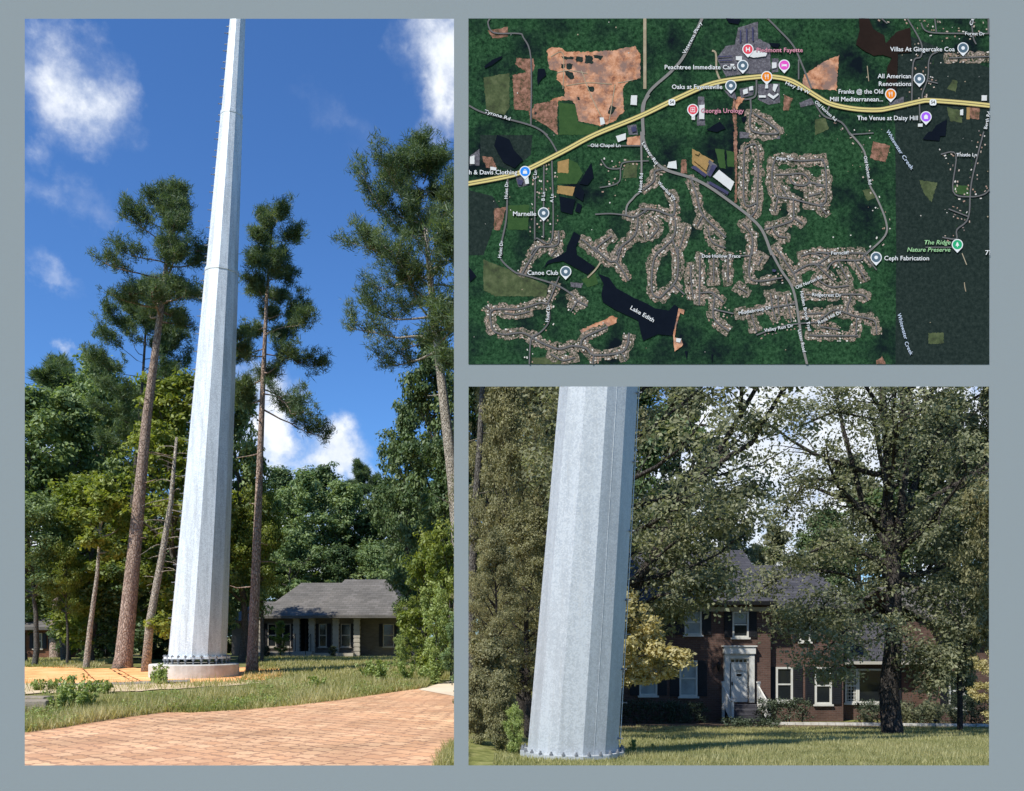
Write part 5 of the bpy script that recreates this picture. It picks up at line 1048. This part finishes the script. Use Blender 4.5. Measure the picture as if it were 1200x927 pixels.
# pins and shields
def disc(c,r,lay,n=28): return [(c[0]+r*math.cos(2*math.pi*k/n),c[1]+r*math.sin(2*math.pi*k/n)) for k in range(n)]
def pin(px,py,col,sym):
    cy=py; m=MM(); R0=6.6
    P=[(px+R0*math.cos(a),cy+R0*math.sin(a)) for a in [R(130)+R(280)*k/26 for k in range(27)]]+[(px,cy+9.6)]
    m.poly(P,62); o=bp('map_pin',m,L_w)
    m=MM(); m.poly(disc((px,cy),5.5,0),63); link('pin_face',m.mesh('pin_face'),o,flat('pin_'+sym,[col]))
    m=MM()
    if sym=='dot': m.poly(disc((px,cy),2.1,0),64)
    elif sym=='letter': 
        m.poly([(px-2.4,cy-2.6),(px-1.2,cy-2.6),(px-1.2,cy-.6),(px+1.2,cy-.6),(px+1.2,cy-2.6),(px+2.4,cy-2.6),(px+2.4,cy+2.6),(px+1.2,cy+2.6),(px+1.2,cy+.6),(px-1.2,cy+.6),(px-1.2,cy+2.6),(px-2.4,cy+2.6)],64)
    elif sym=='cross': 
        for x0,x1,y0,y1 in ((-2.6,2.6,-3,-2.3),(-2.6,2.6,2.3,3),(-2.6,-2,-2.29,2.29),(2,2.6,-2.29,2.29),(-.4,.4,-1.4,1.4),(-1.4,-.41,-.4,.4),(.41,1.4,-.4,.4)): m.poly([(px+x0,cy+y0),(px+x1,cy+y0),(px+x1,cy+y1),(px+x0,cy+y1)],64)
    elif sym=='fork':
        for x0,x1,y0,y1 in ((-2.4,-2,-2.8,-.6),(-1.6,-1.2,-2.8,-.6),(-.8,-.4,-2.8,-.6),(-2.4,-.4,-.59,.1),(-1.7,-1.1,.11,2.8),(.8,2.1,-2.8,.4),(1.3,1.9,.41,2.8)): m.poly([(px+x0,cy+y0),(px+x1,cy+y0),(px+x1,cy+y1),(px+x0,cy+y1)],64)
    elif sym=='bed':
        for x0,x1,y0,y1 in ((-3,-2.4,-1.8,2),(-2.39,3,.2,1.2),(2.4,3,1.21,2),(-2,-.6,-1.1,.19),(-.3,3,-1.0,.19)): m.poly([(px+x0,cy+y0),(px+x1,cy+y0),(px+x1,cy+y1),(px+x0,cy+y1)],64)
    elif sym=='bag': m.poly([(px-2.2,cy-1),(px+2.2,cy-1),(px+2.6,cy+2.6),(px-2.6,cy+2.6)],64); m.poly([(px-1.2,cy-1.1),(px-1.2,cy-2.6),(px+1.2,cy-2.6),(px+1.2,cy-1.1),(px+.7,cy-1.1),(px+.7,cy-2.1),(px-.7,cy-2.1),(px-.7,cy-1.1)],64)
    elif sym=='house': m.poly([(px,cy-3),(px+2.8,cy-.6),(px+2.2,cy-.6),(px+2.2,cy+2.5),(px-2.2,cy+2.5),(px-2.2,cy-.6),(px-2.8,cy-.6)],64)
    elif sym=='tree': m.poly([(px,cy-3.2),(px+1.4,cy-1.2),(px+.9,cy-1.2),(px+2.2,cy+1.2),(px+.5,cy+1.2),(px+.5,cy+2.8),(px-.5,cy+2.8),(px-.5,cy+1.2),(px-2.2,cy+1.2),(px-.9,cy-1.2),(px-1.4,cy-1.2)],64)
    link('symbol',m.mesh('symbol'),o,L_w)
slate=(.10,.155,.20)
for px,py,c,s in [(876,59,(.80,.08,.12),'letter'),(870,78,slate,'dot'),(918.5,77.5,(.82,.10,.55),'bed'),(898,91,(.88,.25,.02),'fork'),(856,101.5,slate,'dot'),(811.5,129.5,(.80,.08,.12),'cross'),(1043,111.5,(.88,.25,.02),'fork'),(1084.3,138,(.42,.13,.85),'house'),(1076.5,93.5,slate,'dot'),(1127.7,57.5,slate,'dot'),(615.2,202,(.04,.28,.85),'bag'),(637,250.5,slate,'dot'),(662.8,319,slate,'dot'),(1026,302.5,slate,'dot'),(1121,287.5,(.03,.42,.18),'tree')]: pin(px,py,c,s)
for px,py in ((787,121),(1092.5,121)):
    m=MM(); m.poly([(px+4*math.copysign(abs(math.cos(a))**.6,math.cos(a)),py+3.7*math.copysign(abs(math.sin(a))**.6,math.sin(a))) for a in [2*math.pi*k/32 for k in range(32)]],61); o=bp('route_shield',m,L_w)
    mtext('54',(px-2.3,py),(px+2.3,py),5.2,L_k,'route_number',63,halo=0,parent=o,bold=.02)
# ================================================================ sky, sun, camera
EL=R(50); AZ=R(44)   # sun behind the camera, to the left
S=(-math.sin(AZ)*math.cos(EL),-math.cos(AZ)*math.cos(EL),math.sin(EL))
w=bpy.data.worlds.new('World'); scene.world=w; w.use_nodes=True; nt=w.node_tree; nt.nodes.clear()
out=nt.nodes.new('ShaderNodeOutputWorld'); sky=nt.nodes.new('ShaderNodeTexSky'); sky.sky_type='NISHITA'; sky.sun_disc=False
sky.sun_elevation=EL; sky.sun_rotation=math.atan2(S[0],S[1])%(2*math.pi); sky.air_density=1.0; sky.dust_density=.3; sky.ozone_density=3.0
tc=nt.nodes.new('ShaderNodeTexCoord').outputs['Generated']
def dirn(px,py): v=np.array(((px-600)/1000,1,(745-py)/1000)); return v/np.linalg.norm(v)
nv=nd(nt,'ShaderNodeTexNoise',{'Vector':tc,'Scale':9.0,'Detail':9,'Roughness':.62})
nw=nd(nt,'ShaderNodeVectorMath',{0:nv.outputs['Color'],1:(.5,.5,.5)},operation='SUBTRACT').outputs[0]
nw=nd(nt,'ShaderNodeVectorMath',{0:nw,'Scale':.16},operation='SCALE').outputs[0]
dv=nd(nt,'ShaderNodeVectorMath',{0:tc,1:nw},operation='ADD').outputs[0]
acc=None
for px,py,rx,rz,k in [(92,108,.058,.052,.85),(120,140,.035,.03,.55),(60,165,.03,.025,.45),(65,235,.06,.018,.3),(430,150,.03,.03,.16),(395,140,.05,.02,.2),(520,60,.035,.09,.95),(540,20,.06,.09,1.0),(388,545,.055,.045,1.3),(425,560,.045,.03,1.1),(345,560,.03,.02,.8),(306,500,.035,.09,1.1),(200,640,.4,.08,.9),(60,560,.10,.05,.8),(68,405,.015,.012,.5),(40,310,.03,.015,.3),
                       (920,560,.16,.12,1.7),(1070,540,.12,.14,1.5),(1010,460,.12,.12,1.4),(830,650,.3,.08,1.0)]:
    c=dirn(px,py); d=nd(nt,'ShaderNodeVectorMath',{0:dv,1:tuple(c)},operation='SUBTRACT').outputs[0]
    d=nd(nt,'ShaderNodeVectorMath',{0:d,1:(1/rx,1/rx,1/rz)},operation='MULTIPLY').outputs[0]
    l=nd(nt,'ShaderNodeVectorMath',{0:d},operation='LENGTH').outputs['Value']
    m_=nd(nt,'ShaderNodeMapRange',{0:l,1:1.25,2:.25,3:0.0,4:k}).outputs[0]
    acc=m_ if acc is None else nd(nt,'ShaderNodeMath',{0:acc,1:m_},operation='MAXIMUM').outputs[0]
fb_=nd(nt,'ShaderNodeTexNoise',{'Vector':tc,'Scale':22.0,'Detail':8,'Roughness':.6}).outputs['Fac']
fb2=nd(nt,'ShaderNodeMapRange',{0:fb_,1:.32,2:.62,3:.45,4:1.15}).outputs[0]
dens=nd(nt,'ShaderNodeMath',{0:acc,1:fb2},operation='MULTIPLY').outputs[0]
dens=nd(nt,'ShaderNodeMapRange',{0:dens,1:0.02,2:1.0,3:0.0,4:.97},interpolation_type='SMOOTHSTEP').outputs[0]
SKYMUL=(.37,.60,.88)
skc=mixc(nt,1.0,sky.outputs[0],SKYMUL,'MULTIPLY')
ccol=ramp(nt,fb_,[(.35,(3.9,4.35,5.1)),(.60,(5.6,5.8,6.1))])
fin=mixc(nt,dens,skc,ccol)
bg=nd(nt,'ShaderNodeBackground',{'Color':fin,'Strength':.125}); nt.links.new(bg.outputs[0],out.inputs[0])
sun=bpy.data.lights.new('sun','SUN'); sun.energy=3.9; sun.angle=R(.5); sun.color=(1,.955,.88)
so=bpy.data.objects.new('sun',sun); COL.objects.link(so)
from mathutils import Vector
so.rotation_euler=Vector(S).to_track_quat('Z','Y').to_euler(); so.location=(0,0,40)
cam=bpy.data.cameras.new('camera'); cam.lens=30; cam.sensor_width=36; cam.shift_y=(745-463.5)/1200; cam.clip_end=3000; cam.clip_start=.05
co_=bpy.data.objects.new('camera',cam); COL.objects.link(co_); co_.location=(0,0,EYE); co_.rotation_euler=(R(90),0,0); scene.camera=co_
scene.view_settings.view_transform='Standard'; scene.view_settings.look='None'; scene.view_settings.exposure=.6; scene.view_settings.gamma=1; scene.view_settings.use_curve_mapping=False
scene.cycles.max_bounces=6; scene.cycles.diffuse_bounces=3; scene.cycles.transparent_max_bounces=4; scene.cycles.use_denoising=True
